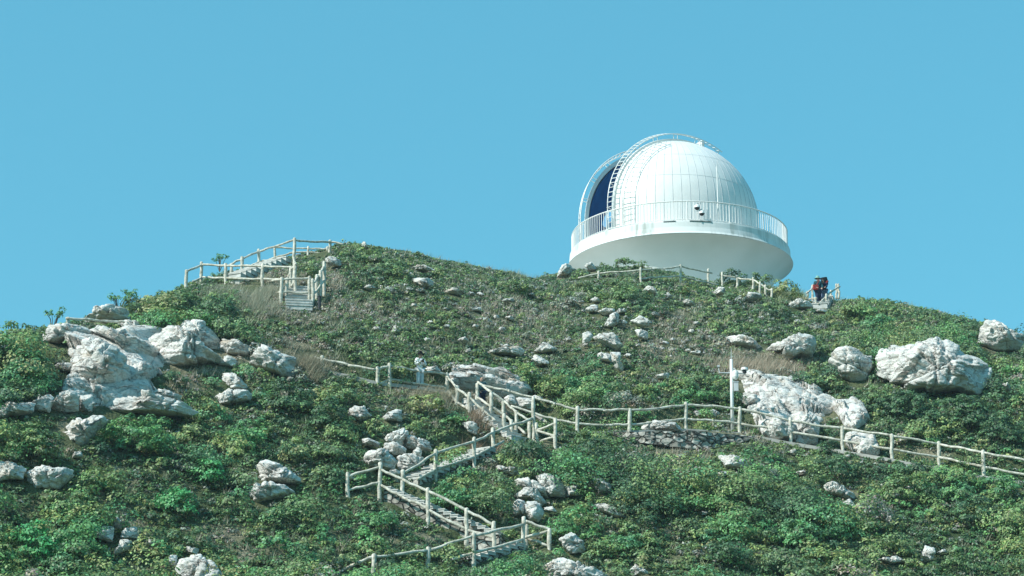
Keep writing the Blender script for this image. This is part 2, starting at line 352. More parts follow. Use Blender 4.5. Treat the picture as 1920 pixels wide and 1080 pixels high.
# ---------------------------------------------------------------- log fences
def wobble(a, b, r, seed, n=7, amp=.022):
    pts, rr = [], []
    for k in range(n + 1):
        t = k / n; q = vnoise(np.array([[t * 4, seed * 3.1, 0], [t * 4, seed * 3.1, 9], [t * 7, seed * 2.3, 5]]), 11)
        e = math.sin(math.pi * t)
        pts.append(a.lerp(b, t) + Vector((q[0] * amp, 0, q[1] * amp * 1.6)) * (e + .2)); rr.append(r * (1 + .14 * q[2]))
    return pts, rr
SEED = [0]
def fence(label, posts, rails, rr=.05, pr=.075, thin=1, mask=True, Yfix=None, name='log_fence'):
    """posts: (px, y top, y base [, depth]); rails: polylines in photo pixels, depth taken from the posts"""
    Ys = [p[3] if len(p) > 3 else (Yfix if Yfix else Gy(p[0], p[2])) for p in posts]
    xs = [p[0] for p in posts]; o = np.argsort(xs); X = np.array(xs, float)[o]; YY = np.array(Ys)[o]
    b0 = P(posts[0][0], posts[0][2], Ys[0])
    rt = empty(name, b0, label, 'fence', 'log railings along the hill path')
    for (px, yt, yb, *_), Y in zip(posts, Ys):
        SEED[0] += 1
        top = P(px, yt, Y); bot = P(px, yb, Y) - Vector((0, 0, .45))
        bot.x = top.x + (bot.x - top.x)
        pts, r_ = wobble(bot, top, pr, SEED[0], 6, .03)
        pts.append(top + Vector((0, 0, .035))); r_.append(pr * .55)
        MB().tube(pts, r_, 9).build('post', M_rail, rt, smooth=True)
    for pl in rails:
        V = []
        for q in pl:
            Y = q[2] if len(q) > 2 else float(np.interp(q[0], X, YY)); V.append(P(q[0], q[1], Y))
        for a, b in zip(V[:-1], V[1:]):
            SEED[0] += 1
            d = (b - a).normalized() * .05
            pts, r_ = wobble(a - d, b + d, rr, SEED[0], 7)
            MB().tube(pts, r_, 8).build('rail', M_rail, rt, smooth=True)
            if mask:
                pa, pb = proj(a), proj(b); dn = 13
                MASKS.append((np.array([[pa[0], pa[1] - 6], [pb[0], pb[1] - 6], [pb[0], pb[1] + 4], [pa[0], pa[1] + 4]]), min(a.y, b.y) + .1))
    if mask:
        for (px, yt, yb, *_), Y in zip(posts, Ys):
            MASKS.append((np.array([[px - 9, yt - 4], [px + 9, yt - 4], [px + 9, yb - 3], [px - 9, yb - 3]]), Y))
    return rt
fence('lowest log fence, its rail running off the bottom edge, below the long stairs',
      [(701, 1040, 1076), (803, 1027, 1061), (888, 1000, 1060), (982, 970, 1026), (1030, 992, 1025), (987, 985, 1026, Gy(985, 1026) + .5)],
      [[(612, 1083, 75.2), (660, 1060), (701, 1044), (803, 1032), (888, 1004), (982, 983)], [(850, 1048), (888, 1037), (978, 1012)],
       [(985, 977), (1030, 993)], [(985, 1008), (1027, 996)], [(987, 1009), (1027, 1024)]])
fence('log fence along the long rubble walled stair flight, wrapping the left corner landing',
      [(652, 887, 927), (713, 868, 934), (802, 916, 978), (875, 954, 1007), (926, 979, 1027), (696, 902, 925, 84.2)],
      [[(652, 894), (713, 876)], [(713, 880), (757, 900), (802, 921), (875, 957), (926, 984)], [(652, 920), (713, 904)],
       [(713, 909), (757, 933), (802, 955), (875, 993), (926, 1009)], [(652, 894), (696, 906, 84.2)]])
fence('log fence beside the middle stair flight, rising right to the tall junction post',
      [(755, 882, 925), (817, 844, 894), (889, 821, 871), (924, 803, 845), (1000, 746, 820)],
      [[(758, 886), (817, 850), (889, 828), (924, 811), (1000, 784)], [(784, 898), (817, 880), (889, 857), (943, 828)]])
fence('curving log fence on the left side of the narrow stair flight',
      [(838, 700, 731), (857, 724, 753), (880, 737, 770), (906, 764, 786), (945, 777, 810), (959, 788, 816)],
      [[(838, 705), (857, 728), (880, 745), (906, 769), (928, 788)], [(838, 731), (857, 755), (880, 769)]])
fence('steep log fence on the right side of the narrow stairs, before the long white slab',
      [(895, 720, 756), (921, 737, 781), (944, 753, 787), (968, 771, 803), (993, 792, 815), (1006, 794, 824), (1041, 785, 837)],
      [[(897, 717), (921, 735), (945, 752), (968, 773), (991, 787)], [(896, 746), (921, 763), (943, 777), (960, 792), (984, 813)],
       [(1006, 806), (1041, 794)], [(1008, 808), (1040, 818)], [(1015, 827), (1040, 818)]])
def YF(x): return float(np.interp(x, [897, 1083], [Gy(897, 756) - .1, Gy(1083, 807)]))
fence('long log fence with two rails along the mid slope path, running off the right edge',
      [(1083, 763, 807), (1181, 767, 808), (1286, 755, 802), (1387, 764, 809), (1482, 784, 828), (1579, 800, 842), (1672, 815, 856), (1760, 829, 858), (1843, 845, 890), (1936, 862, 908)],
      [[(906, 723, YF(906)), (955, 733, YF(955)), (1000, 745, YF(1000)), (1040, 757, YF(1040)), (1083, 769), (1133, 769), (1181, 769), (1235, 766), (1286, 759), (1337, 761), (1387, 767), (1482, 789), (1579, 803), (1672, 817), (1760, 833), (1843, 848), (1936, 866)],
       [(960, 762, YF(960)), (1000, 774, YF(1000)), (1042, 787, YF(1042)), (1083, 794), (1133, 797), (1181, 796), (1235, 791), (1286, 785), (1337, 789), (1387, 794), (1482, 810), (1579, 826), (1672, 842), (1760, 857), (1843, 875), (1936, 893)]])
fence('log fence in front of the person in white, thick corner post in its middle',
      [(604, 668, 687), (708, 689, 716), (730, 682, 719), (838, 701, 733, Gy(838, 731) + .1)],
      [[(590, 670), (604, 673), (655, 685), (708, 694), (730, 685)], [(730, 686), (782, 695), (838, 702)], [(713, 719), (730, 712)], [(730, 712), (779, 719), (836, 727)]])
fence('log fence sagging below the observatory, ending at a leaning single post',
      [(1122, 509, 519), (1201, 502, 524), (1276, 497, 528), (1328, 505, 532)],
      [[(1086, 521), (1122, 513), (1201, 506), (1245, 504), (1276, 499), (1334, 512)], [(1201, 523), (1240, 519), (1276, 518), (1303, 525), (1345, 534)]], rr=.042, pr=.06)
fence('low log fence of short posts in front of the dark bush below the dome',
      [(1354, 511, 533), (1382, 517, 535), (1412, 521, 541), (1425, 529, 546), (1435, 535, 550), (1447, 542, 555)],
      [[(1354, 516), (1382, 521), (1412, 525), (1425, 532), (1435, 539), (1447, 546)]], rr=.042, pr=.06)
fence('log rails on both sides of the small stairs where the two hikers stand',
      [(1514, 547, 561), (1523, 535, 552), (1529, 558, 575), (1524, 560, 572), (1539, 567, 578), (1549, 552, 574), (1558, 545, 561), (1568, 533, 545), (1572, 533, 545)],
      [[(1513, 549, 111), (1521, 543, 111.5), (1527, 532, 112)], [(1513, 561, 110.5), (1530, 559, 110)], [(1535, 569, 109.5), (1549, 556, 110.5), (1558, 548, 111.2), (1574, 538, 112)]], rr=.045, pr=.055)
fence('log fence against the sky at the top of the left hill beside the uppermost stairs',
      [(454, 482, 505), (485, 468, 494), (552, 447, 492), (619, 451, 471)],
      [[(432, 496), (454, 485), (485, 472), (520, 461), (552, 450)], [(552, 450), (585, 453), (619, 454), (643, 458)], [(440, 515), (485, 492), (516, 483), (552, 473)]], mask=True)
fence('far log fence behind the uppermost stairs on the left skyline',
      [(515, 464, 483), (578, 463, 474), (614, 463, 473)], [[(513, 464), (578, 466), (614, 467)], [(552, 473), (614, 474)]], rr=.042, pr=.06, Yfix=104.5)
fence('long level log fence across the upper left slope, its leftmost post on the skyline',
      [(350, 507, 533), (378, 492, 520), (423, 495, 523), (435, 496, 517), (493, 495, 529), (552, 491, 543)],
      [[(350, 509), (378, 496), (423, 498), (493, 499), (552, 500)], [(363, 527), (378, 520), (423, 521), (493, 523), (552, 524)]])
fence('low log fence closing off the foot of the head on stair flight',
      [(528, 521, 564), (580, 519, 568), (538, 522, 562)],
      [[(451, 540, 99.5), (490, 530, 99.3), (528, 524), (580, 522)], [(489, 555, 99), (528, 548), (580, 549)]])
fence('steep log fence of close white posts on the right side of the head on stairs',
      [(586, 524, 569), (594, 516, 557), (601, 508, 556), (608, 491, 551)],
      [[(585, 534), (596, 519), (608, 497)], [(585, 555), (609, 524)]])
fence('short steep log fence on the left side of the head on stairs',
      [(545, 502, 548), (553, 500, 552)], [[(539, 522), (546, 506), (554, 495)], [(542, 542), (547, 536), (554, 524)]])
t = fence('single horizontal log rail behind the boulders of the left outcrop', [(127, 596, 606)], [[(126, 597, 86.5), (175, 600, 87), (225, 603, 87.5), (285, 606, 88.5)]], mask=False)

# path along the middle fence and the masonry under it
def path_strip(pts, width, name='footpath'):
    V = [G(*p) for p in pts]; vs, fs = [], []
    for i, p in enumerate(V):
        z = p.z + .0
        for dy, dz in ((-.05, -.14), (-.05, 0), (width, .0), (width, -.14)): vs.append((p.x, p.y + dy, z + dz))
    for i in range(len(V) - 1):
        for k in range(4):
            a = i * 4 + k; b = i * 4 + (k + 1) % 4; fs.append((a, b, b + 4, a + 4))
        CARVE.append((V[i] + Vector((0, .6, .06)), V[i + 1] + Vector((0, .6, .06)), .6))
    o = MB().add(vs, fs).build(name, M_path); o['kind'] = 'structure'; return o
path_strip([(1040, 812), (1136, 809), (1235, 806), (1286, 804), (1388, 811), (1482, 829), (1562, 842), (1660, 858), (1740, 874), (1815, 888), (1940, 906), (2100, 935)], 1.2)
path_strip([(590, 690), (655, 703), (708, 716), (782, 724), (838, 733), (862, 752)], 1.1)
path_strip([(930, 746), (1000, 772), (1040, 800)], .9)
mb = MB()
prev = None
xs = np.linspace(1150, 1425, 56)
def wallrow():
    V, F = [], []
    rows = 14; BK = []
    for i, px in enumerate(xs):
        top = float(np.interp(px, [1150, 1240, 1290, 1340, 1425], [811, 810, 808, 812, 820])); bot = float(np.interp(px, [1150, 1180, 1210, 1250, 1300, 1340, 1380, 1425], [816, 826, 833, 838, 842, 840, 832, 824]))
        Y = Gy(px, bot) + .25; back = max(.5, Gy(px, top) - Y); BK.append(back)
        for j in range(rows + 1):
            p = P(px, top + (bot - top) * j / rows, Y - .10 * j / rows); q = np.array([[p.x * 2.6, p.z * 4.2, 0]])
            c = float(vnoise(q, 31)[0]); c2 = float(vnoise(q * 3.1, 32)[0])
            V.append((p.x, p.y - .16 * abs(c) ** .5 - .05 * c2, p.z))
    r1 = rows + 1
    for i in range(len(xs) - 1):
        for j in range(rows): a = i * r1 + j; F.append((a, a + 1, a + r1 + 1, a + r1))
    n = len(V); V += [(v[0], v[1] + BK[k // r1], v[2]) for k, v in enumerate(V)]
    F += [tuple(k + n for k in reversed(f)) for f in F]
    for i in range(len(xs) - 1): F.append((i * r1, (i + 1) * r1, n + (i + 1) * r1, n + i * r1))
    return MB().add(V, F)
o = wallrow().build('retaining_wall', M_rubble); tag(o, 'grey rubble retaining wall under the mid slope path below the camera pole', 'wall')
MASKS.append((np.array([[1180, 806], [1405, 806], [1390, 820], [1330, 832], [1240, 830], [1190, 822]]), Gy(1286, 806)))

# ---------------------------------------------------------------- observatory
YD = 124.0
dc = P(1259, 428, YD); RD = 4.95
ringc = P(1274, 470, YD); zf = P(1274, 414.5, YD - 6.1).z
obs = empty('observatory', (ringc.x, YD, zf - 4.5), 'round white observatory with slotted dome and overhanging gallery on the hill top', 'observatory')
RC = Vector((ringc.x, YD, zf)); DC = Vector((dc.x, YD, dc.z)); DRUM = dc.z - zf
al = R(60.5); dd = Vector((-math.sin(al), -math.cos(al), 0)); nn = Vector((math.cos(al), -math.sin(al), 0)); WS = .295 * RD; Z = Vector((0, 0, 1))
def cut_shell(rad, name, m, parent, smooth=True, seg=120):
    prof = [(rad, -DRUM + .02), (rad, -DRUM / 2)] + [(rad * math.cos(e), rad * math.sin(e)) for e in np.linspace(0, math.pi / 2 - .004, 34)]
    b = MB().lathe(DC, prof, seg)
    bm = bmesh.new(); vs = [bm.verts.new(Vector(v) - obs.location) for v in b.v]
    for f in b.f: bm.faces.new([vs[i] for i in f])
    c = DC - obs.location
    for pc, pn in ((c + nn * WS, nn), (c - nn * WS, nn), (c - dd * 1.2, dd)):
        bmesh.ops.bisect_plane(bm, geom=bm.verts[:] + bm.edges[:] + bm.faces[:], plane_co=pc, plane_no=pn)
    kill = [f for f in bm.faces if abs((f.calc_center_median() - c).dot(nn)) < WS and (f.calc_center_median() - c).dot(dd) > -1.2]
    bmesh.ops.delete(bm, geom=kill, context='FACES'); bmesh.ops.recalc_face_normals(bm, faces=bm.faces)
    me = bpy.data.meshes.new(name); bm.to_mesh(me); bm.free(); me.materials.append(m)
    if smooth: me.polygons.foreach_set('use_smooth', np.ones(len(me.polygons), bool))
    o = bpy.data.objects.new(name, me); COL.objects.link(o); o.parent = parent; return o
dome = cut_shell(RD, 'dome', M_white, obs)
cut_shell(RD - .16, 'inner_lining', M_blue, dome)
# seams between the gores
m = MB()
for k in range(64):
    az = 2 * math.pi * (k + .5) / 64; pts = []
    es = [-DRUM / RD * .98, -DRUM / RD * .5] + list(np.linspace(0, 1.5, 26))
    run = []
    for e in es:
        if e < 0: p = Vector((math.cos(az) * RD, math.sin(az) * RD, e * RD))
        else: p = Vector((math.cos(az) * math.cos(e), math.sin(az) * math.cos(e), math.sin(e))) * RD
        inslit = abs(p.dot(nn)) < WS + .05 and p.dot(dd) > -1.25
        if inslit:
            if len(run) > 2: m.tube(run, .015, 4)
            run = []
        else: run.append(DC + p)
    if len(run) > 2: m.tube(run, .015, 4)
for e in (.32, .66):
    run = []
    for az in np.linspace(0, 2 * math.pi, 121):
        p = Vector((math.cos(az) * math.cos(e), math.sin(az) * math.cos(e), math.sin(e))) * (RD + .004)
        if abs(p.dot(nn)) < WS + .05 and p.dot(dd) > -1.25:
            if len(run) > 2: m.tube(run, .005, 4)
            run = []
        else: run.append(DC + p)
    if len(run) > 2: m.tube(run, .005, 4)
m.build('panel_seams', noise_mat('seam_metal', (.42, .45, .46), (.50, .53, .54), 3, .5), dome)
def arc(off, rad, f1, f0=0, n=40, drop=True):
    rho = math.sqrt(rad * rad - off * off); pts = []
    if drop: pts.append(DC + nn * off + dd * rho - Z * (DRUM - .05))
    for f in np.linspace(f0, f1, n): pts.append(DC + nn * off + dd * (rho * math.cos(f)) + Z * (rho * math.sin(f)))
    return pts
def beam(m, off0, off1, r0, r1, f1, n=40):
    L = [arc(off0, r0, f1, n=n), arc(off1, r0, f1, n=n), arc(off1, r1, f1, n=n), arc(off0, r1, f1, n=n)]
    base = len(m.v)
    for k in range(len(L[0])):
        for j in range(4): m.v.append(tuple(L[j][k]))
    for k in range(len(L[0]) - 1):
        for j in range(4): a = base + k * 4 + j; b = base + k * 4 + (j + 1) % 4; m.f.append((a, b, b + 4, a + 4))
    e = base + (len(L[0]) - 1) * 4
    m.f += [tuple(base + j for j in range(4)), tuple(e + j for j in range(4))]
for sg in (1, -1):
    m = MB(); beam(m, sg * (WS - .06), sg * (WS + .10), RD - .10, RD + .12, R(104)); m.build('slit_frame', M_white, obs)
m = MB(); 
m.box(DC - dd * 1.25 + Z * (RD - .12), .16, WS * 2 + .2, .4, Matrix((dd, nn, Z)).transposed()); m.build('slit_crosspiece', M_white, obs)
def ladder(o0, o1, rad, f1, step, standoff, nm, rr=.03, rg=.022, f0=0, drop=True):
    m = MB(); A = arc(o0, rad, f1, f0, 60, drop); B = arc(o1, rad, f1, f0, 60, drop)
    m.tube(A, rr, 6); m.tube(B, rr, 6); o = m.build(nm, M_white, obs)
    acc = 0; k = 0
    for i in range(1, len(A)):
        seg = (A[i] - A[i - 1]).length; n = 0
        while acc + seg > step:
            t = (step - acc) / seg; a = A[i - 1].lerp(A[i], t); b = B[i - 1].lerp(B[i], t)
            m = MB(); m.tube([a, b], rg, 5); m.build('rung', M_white, o); k += 1
            if standoff and k % 5 == 0:
                for q in (a, b):
                    v = (q - DC); 
                    if q.z < DC.z: v.z = 0
                    ax = v.normalized(); MB().tube([q, q - ax * standoff], rg, 5).build('strut', M_white, o)
            acc = acc + seg - step - seg * 0; A0 = A[i]
            break
        else: acc += seg
    return o
ladder(WS - .02, WS + .36, RD + .40, R(118), .30, .34, 'shutter_rail')
ladder(-WS + .02, -WS - .36, RD + .40, R(100), .30, .34, 'shutter_rail')
ladder(WS + .62, WS + 1.25, RD + .10, R(66), .34, 0, 'dome_ladder', rr=.025, rg=.02)
# telescope and mount seen in the slot
m = MB(); c = DC + Vector((0, 0, -.6)) - nn * .9; m.tube([c - dd * 1.2 - Z * .2, c + dd * 3.5 + Z * .75], .42, 20); m.tube([c + dd * 3.4 + Z * .74, c + dd * 3.7 + Z * .81], .50, 20)
m.build('telescope', M_scope, obs, smooth=False)
m = MB(); m.tube([Vector((DC.x, DC.y, zf + .02)), c - Z * .2], [.5, .4], 16); m.box(c - Z * .15, .8, .8, .5); m.build('telescope_mount', M_blue, obs)
# gallery
m = MB().lathe(RC, [(0.01, 0), (5.2, 0), (6.2, 0), (6.215, -.06), (6.23, -.35), (6.29, -.62), (6.36, -.74), (6.33, -.77)], 160); m.build('gallery_slab', M_conc, obs)
m = MB().lathe(RC, [(6.33, -.772), (6.15, -.82), (5.6, -1.25), (5.1, -1.85), (4.75, -2.6), (4.6, -3.4), (4.55, -4.5), (4.55, -8)], 160); m.build('underside', M_under, obs, smooth=True)
Rr = 6.08
def ring(z, r, rad): 
    pts = [RC + Vector((Rr * math.cos(a), Rr * math.sin(a), z)) for a in np.linspace(0, 2 * math.pi, 161)]
    return MB().tube(pts, rad, 6, cap=False)
rail = ring(1.14, Rr, .035).build('gallery_railing', M_white, obs, smooth=True)
ring(.10, Rr, .022).build('bottom_rail', M_white, rail, smooth=True)
NB = 208; order = sorted(range(NB), key=lambda k: math.sin(2 * math.pi * k / NB))
rest = MB()
for i, k in enumerate(order):
    a = 2 * math.pi * k / NB; p = RC + Vector((Rr * math.cos(a), Rr * math.sin(a), 0)); post = k % 13 == 0
    m = MB() if i < 100 else rest
    m.tube([p + Z * (0 if post else .10), p + Z * 1.13], .036 if post else .022, 6)
    if post: m.box(p + Z * .02, .16, .16, .06)
    if i < 100: m.build('baluster', M_white, rail)
o = rest.build('balusters', M_white, rail); o['kind'] = 'stuff'
# skirting slots at the foot of the railing
dm_ = noise_mat('drain_dark_metal', (.16, .18, .18), (.26, .28, .28), 5)  # dark grey metal for the slot strips
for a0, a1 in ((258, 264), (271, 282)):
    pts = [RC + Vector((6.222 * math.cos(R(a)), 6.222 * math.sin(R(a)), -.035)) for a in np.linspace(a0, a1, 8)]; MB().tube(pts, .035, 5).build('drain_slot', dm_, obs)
# lightning rod and the two dome cameras
pr_ = RC + Vector((Rr * math.cos(R(291)), Rr * math.sin(R(291)), 0)); Yr = pr_.y
b = P(1347, 414, Yr); t_ = P(1347, 296, Yr)
rod = empty('lightning_rod', (b.x, Yr, zf), 'thin white lightning rod rising from the gallery in front of the dome', 'lightning rod')
MB().tube([Vector((b.x, Yr, zf)), Vector((b.x, Yr, t_.z - .5))], .035, 7).build('pole', M_white, rod)
MB().tube([Vector((b.x, Yr, t_.z - .5)), t_], [.02, .008], 6).build('tip', M_grey, rod)
def dome_camera(px, py, Y, r, label, arm):
    c = P(px, py, Y); rt = empty('security_camera', c, label, 'security camera', 'dome cameras on the gallery railing')
    prof = [(.01, r * 1.0), (r * .5, r * .95), (r * .95, r * .55), (r, .0), (r * 1.02, -.02)]
    MB().lathe(c, prof, 20).build('housing', M_white, rt, smooth=True)
    MB().lathe(c, [(r * .9, -.02), (r * .85, -r * .4), (r * .5, -r * .8), (.01, -r * .95)], 20).build('lens_dome', M_dark, rt, smooth=True)
    m = MB(); q = P(*arm, Y); m.tube([c + Z * r, c + Z * (r + .1), q], .03, 6); m.build('arm', M_grey, rt)
Yk = RC.y - 6.25
dome_camera(1307, 389, Yk, .16, 'upper white dome camera left of its bracket on the gallery railing', (1312, 383))
dome_camera(1316, 400, Yk, .15, 'lower white dome camera right of its bracket on the gallery railing', (1311, 395))
o = MB().tube([P(1313, 414, Yk), P(1310, 398, Yk), P(1313, 378, Yk)], .03, 6).build('camera_bracket', M_grey); tag(o, 'slim grey bracket holding two dome cameras on the gallery railing', 'bracket')

# camera pole on the path
Yp = Gy(1373, 806) + .15
pole = empty('camera_pole', P(1373, 808, Yp), 'white metal camera pole standing behind the mid slope fence', 'pole')
MB().tube([P(1373.5, 812, Yp), P(1372.3, 740, Yp), P(1371, 674, Yp)], [.075, .068, .06], 12).build('mast', M_white, pole, smooth=True)
MB().tube([P(1371, 674, Yp), P(1371, 652, Yp)], [.02, .008], 5).build('antenna', M_grey, pole)
MB().tube([P(1349, 699, Yp), P(1398, 700, Yp)], .028, 6).build('crossarm', M_grey, pole)
m = MB(); c = P(1379, 703, Yp - .05); m.lathe(c, [(.01, .2), (.10, .17), (.125, .07), (.12, -.08), (.08, -.17), (.01, -.2)], 14); m.tube([c + Z * .2, P(1377, 690, Yp), P(1371, 698, Yp)], .025, 5); m.build('camera_housing', M_white, pole, smooth=False)
m = MB(); m.box(P(1380, 725, Yp - .05), .18, .16, .38); m.box(P(1380, 716.5, Yp - .05), .21, .19, .03); m.tube([P(1380, 722, Yp), P(1372, 722, Yp)], .03, 5); m.build('control_box', M_grey, pole)
m = MB(); c = P(1396, 694, Yp); m.lathe(c, [(.01, .14), (.13, .1), (.15, 0), (.01, -.005)], 12); m.build('camera_housing', M_white, pole); m = MB(); m.lathe(c, [(.09, -.01), (.08, -.12), (.01, -.16)], 12); m.build('lens_dome', M_dark, pole)
m = MB(); c = P(1346, 692, Yp); m.tube([P(1349, 699, Yp), P(1347, 688, Yp)], .022, 5); m.box(P(1347, 687, Yp), .1, .16, .07); m.build('sensor', M_grey, pole)
# small dark post at the foot of the head on stairs
Yq = Gy(599, 576)
o = MB().tube([P(599, 577, Yq) - Z * .3, P(599, 557, Yq)], .075, 10).tube([P(599, 557, Yq), P(599, 555.5, Yq)], .10, 10).build('bollard', M_dark); tag(o, 'short dark bollard at the right foot of the head on stairs', 'bollard')
MASKS.append((np.array([[593, 552], [606, 552], [606, 574], [593, 574]]), Yq))
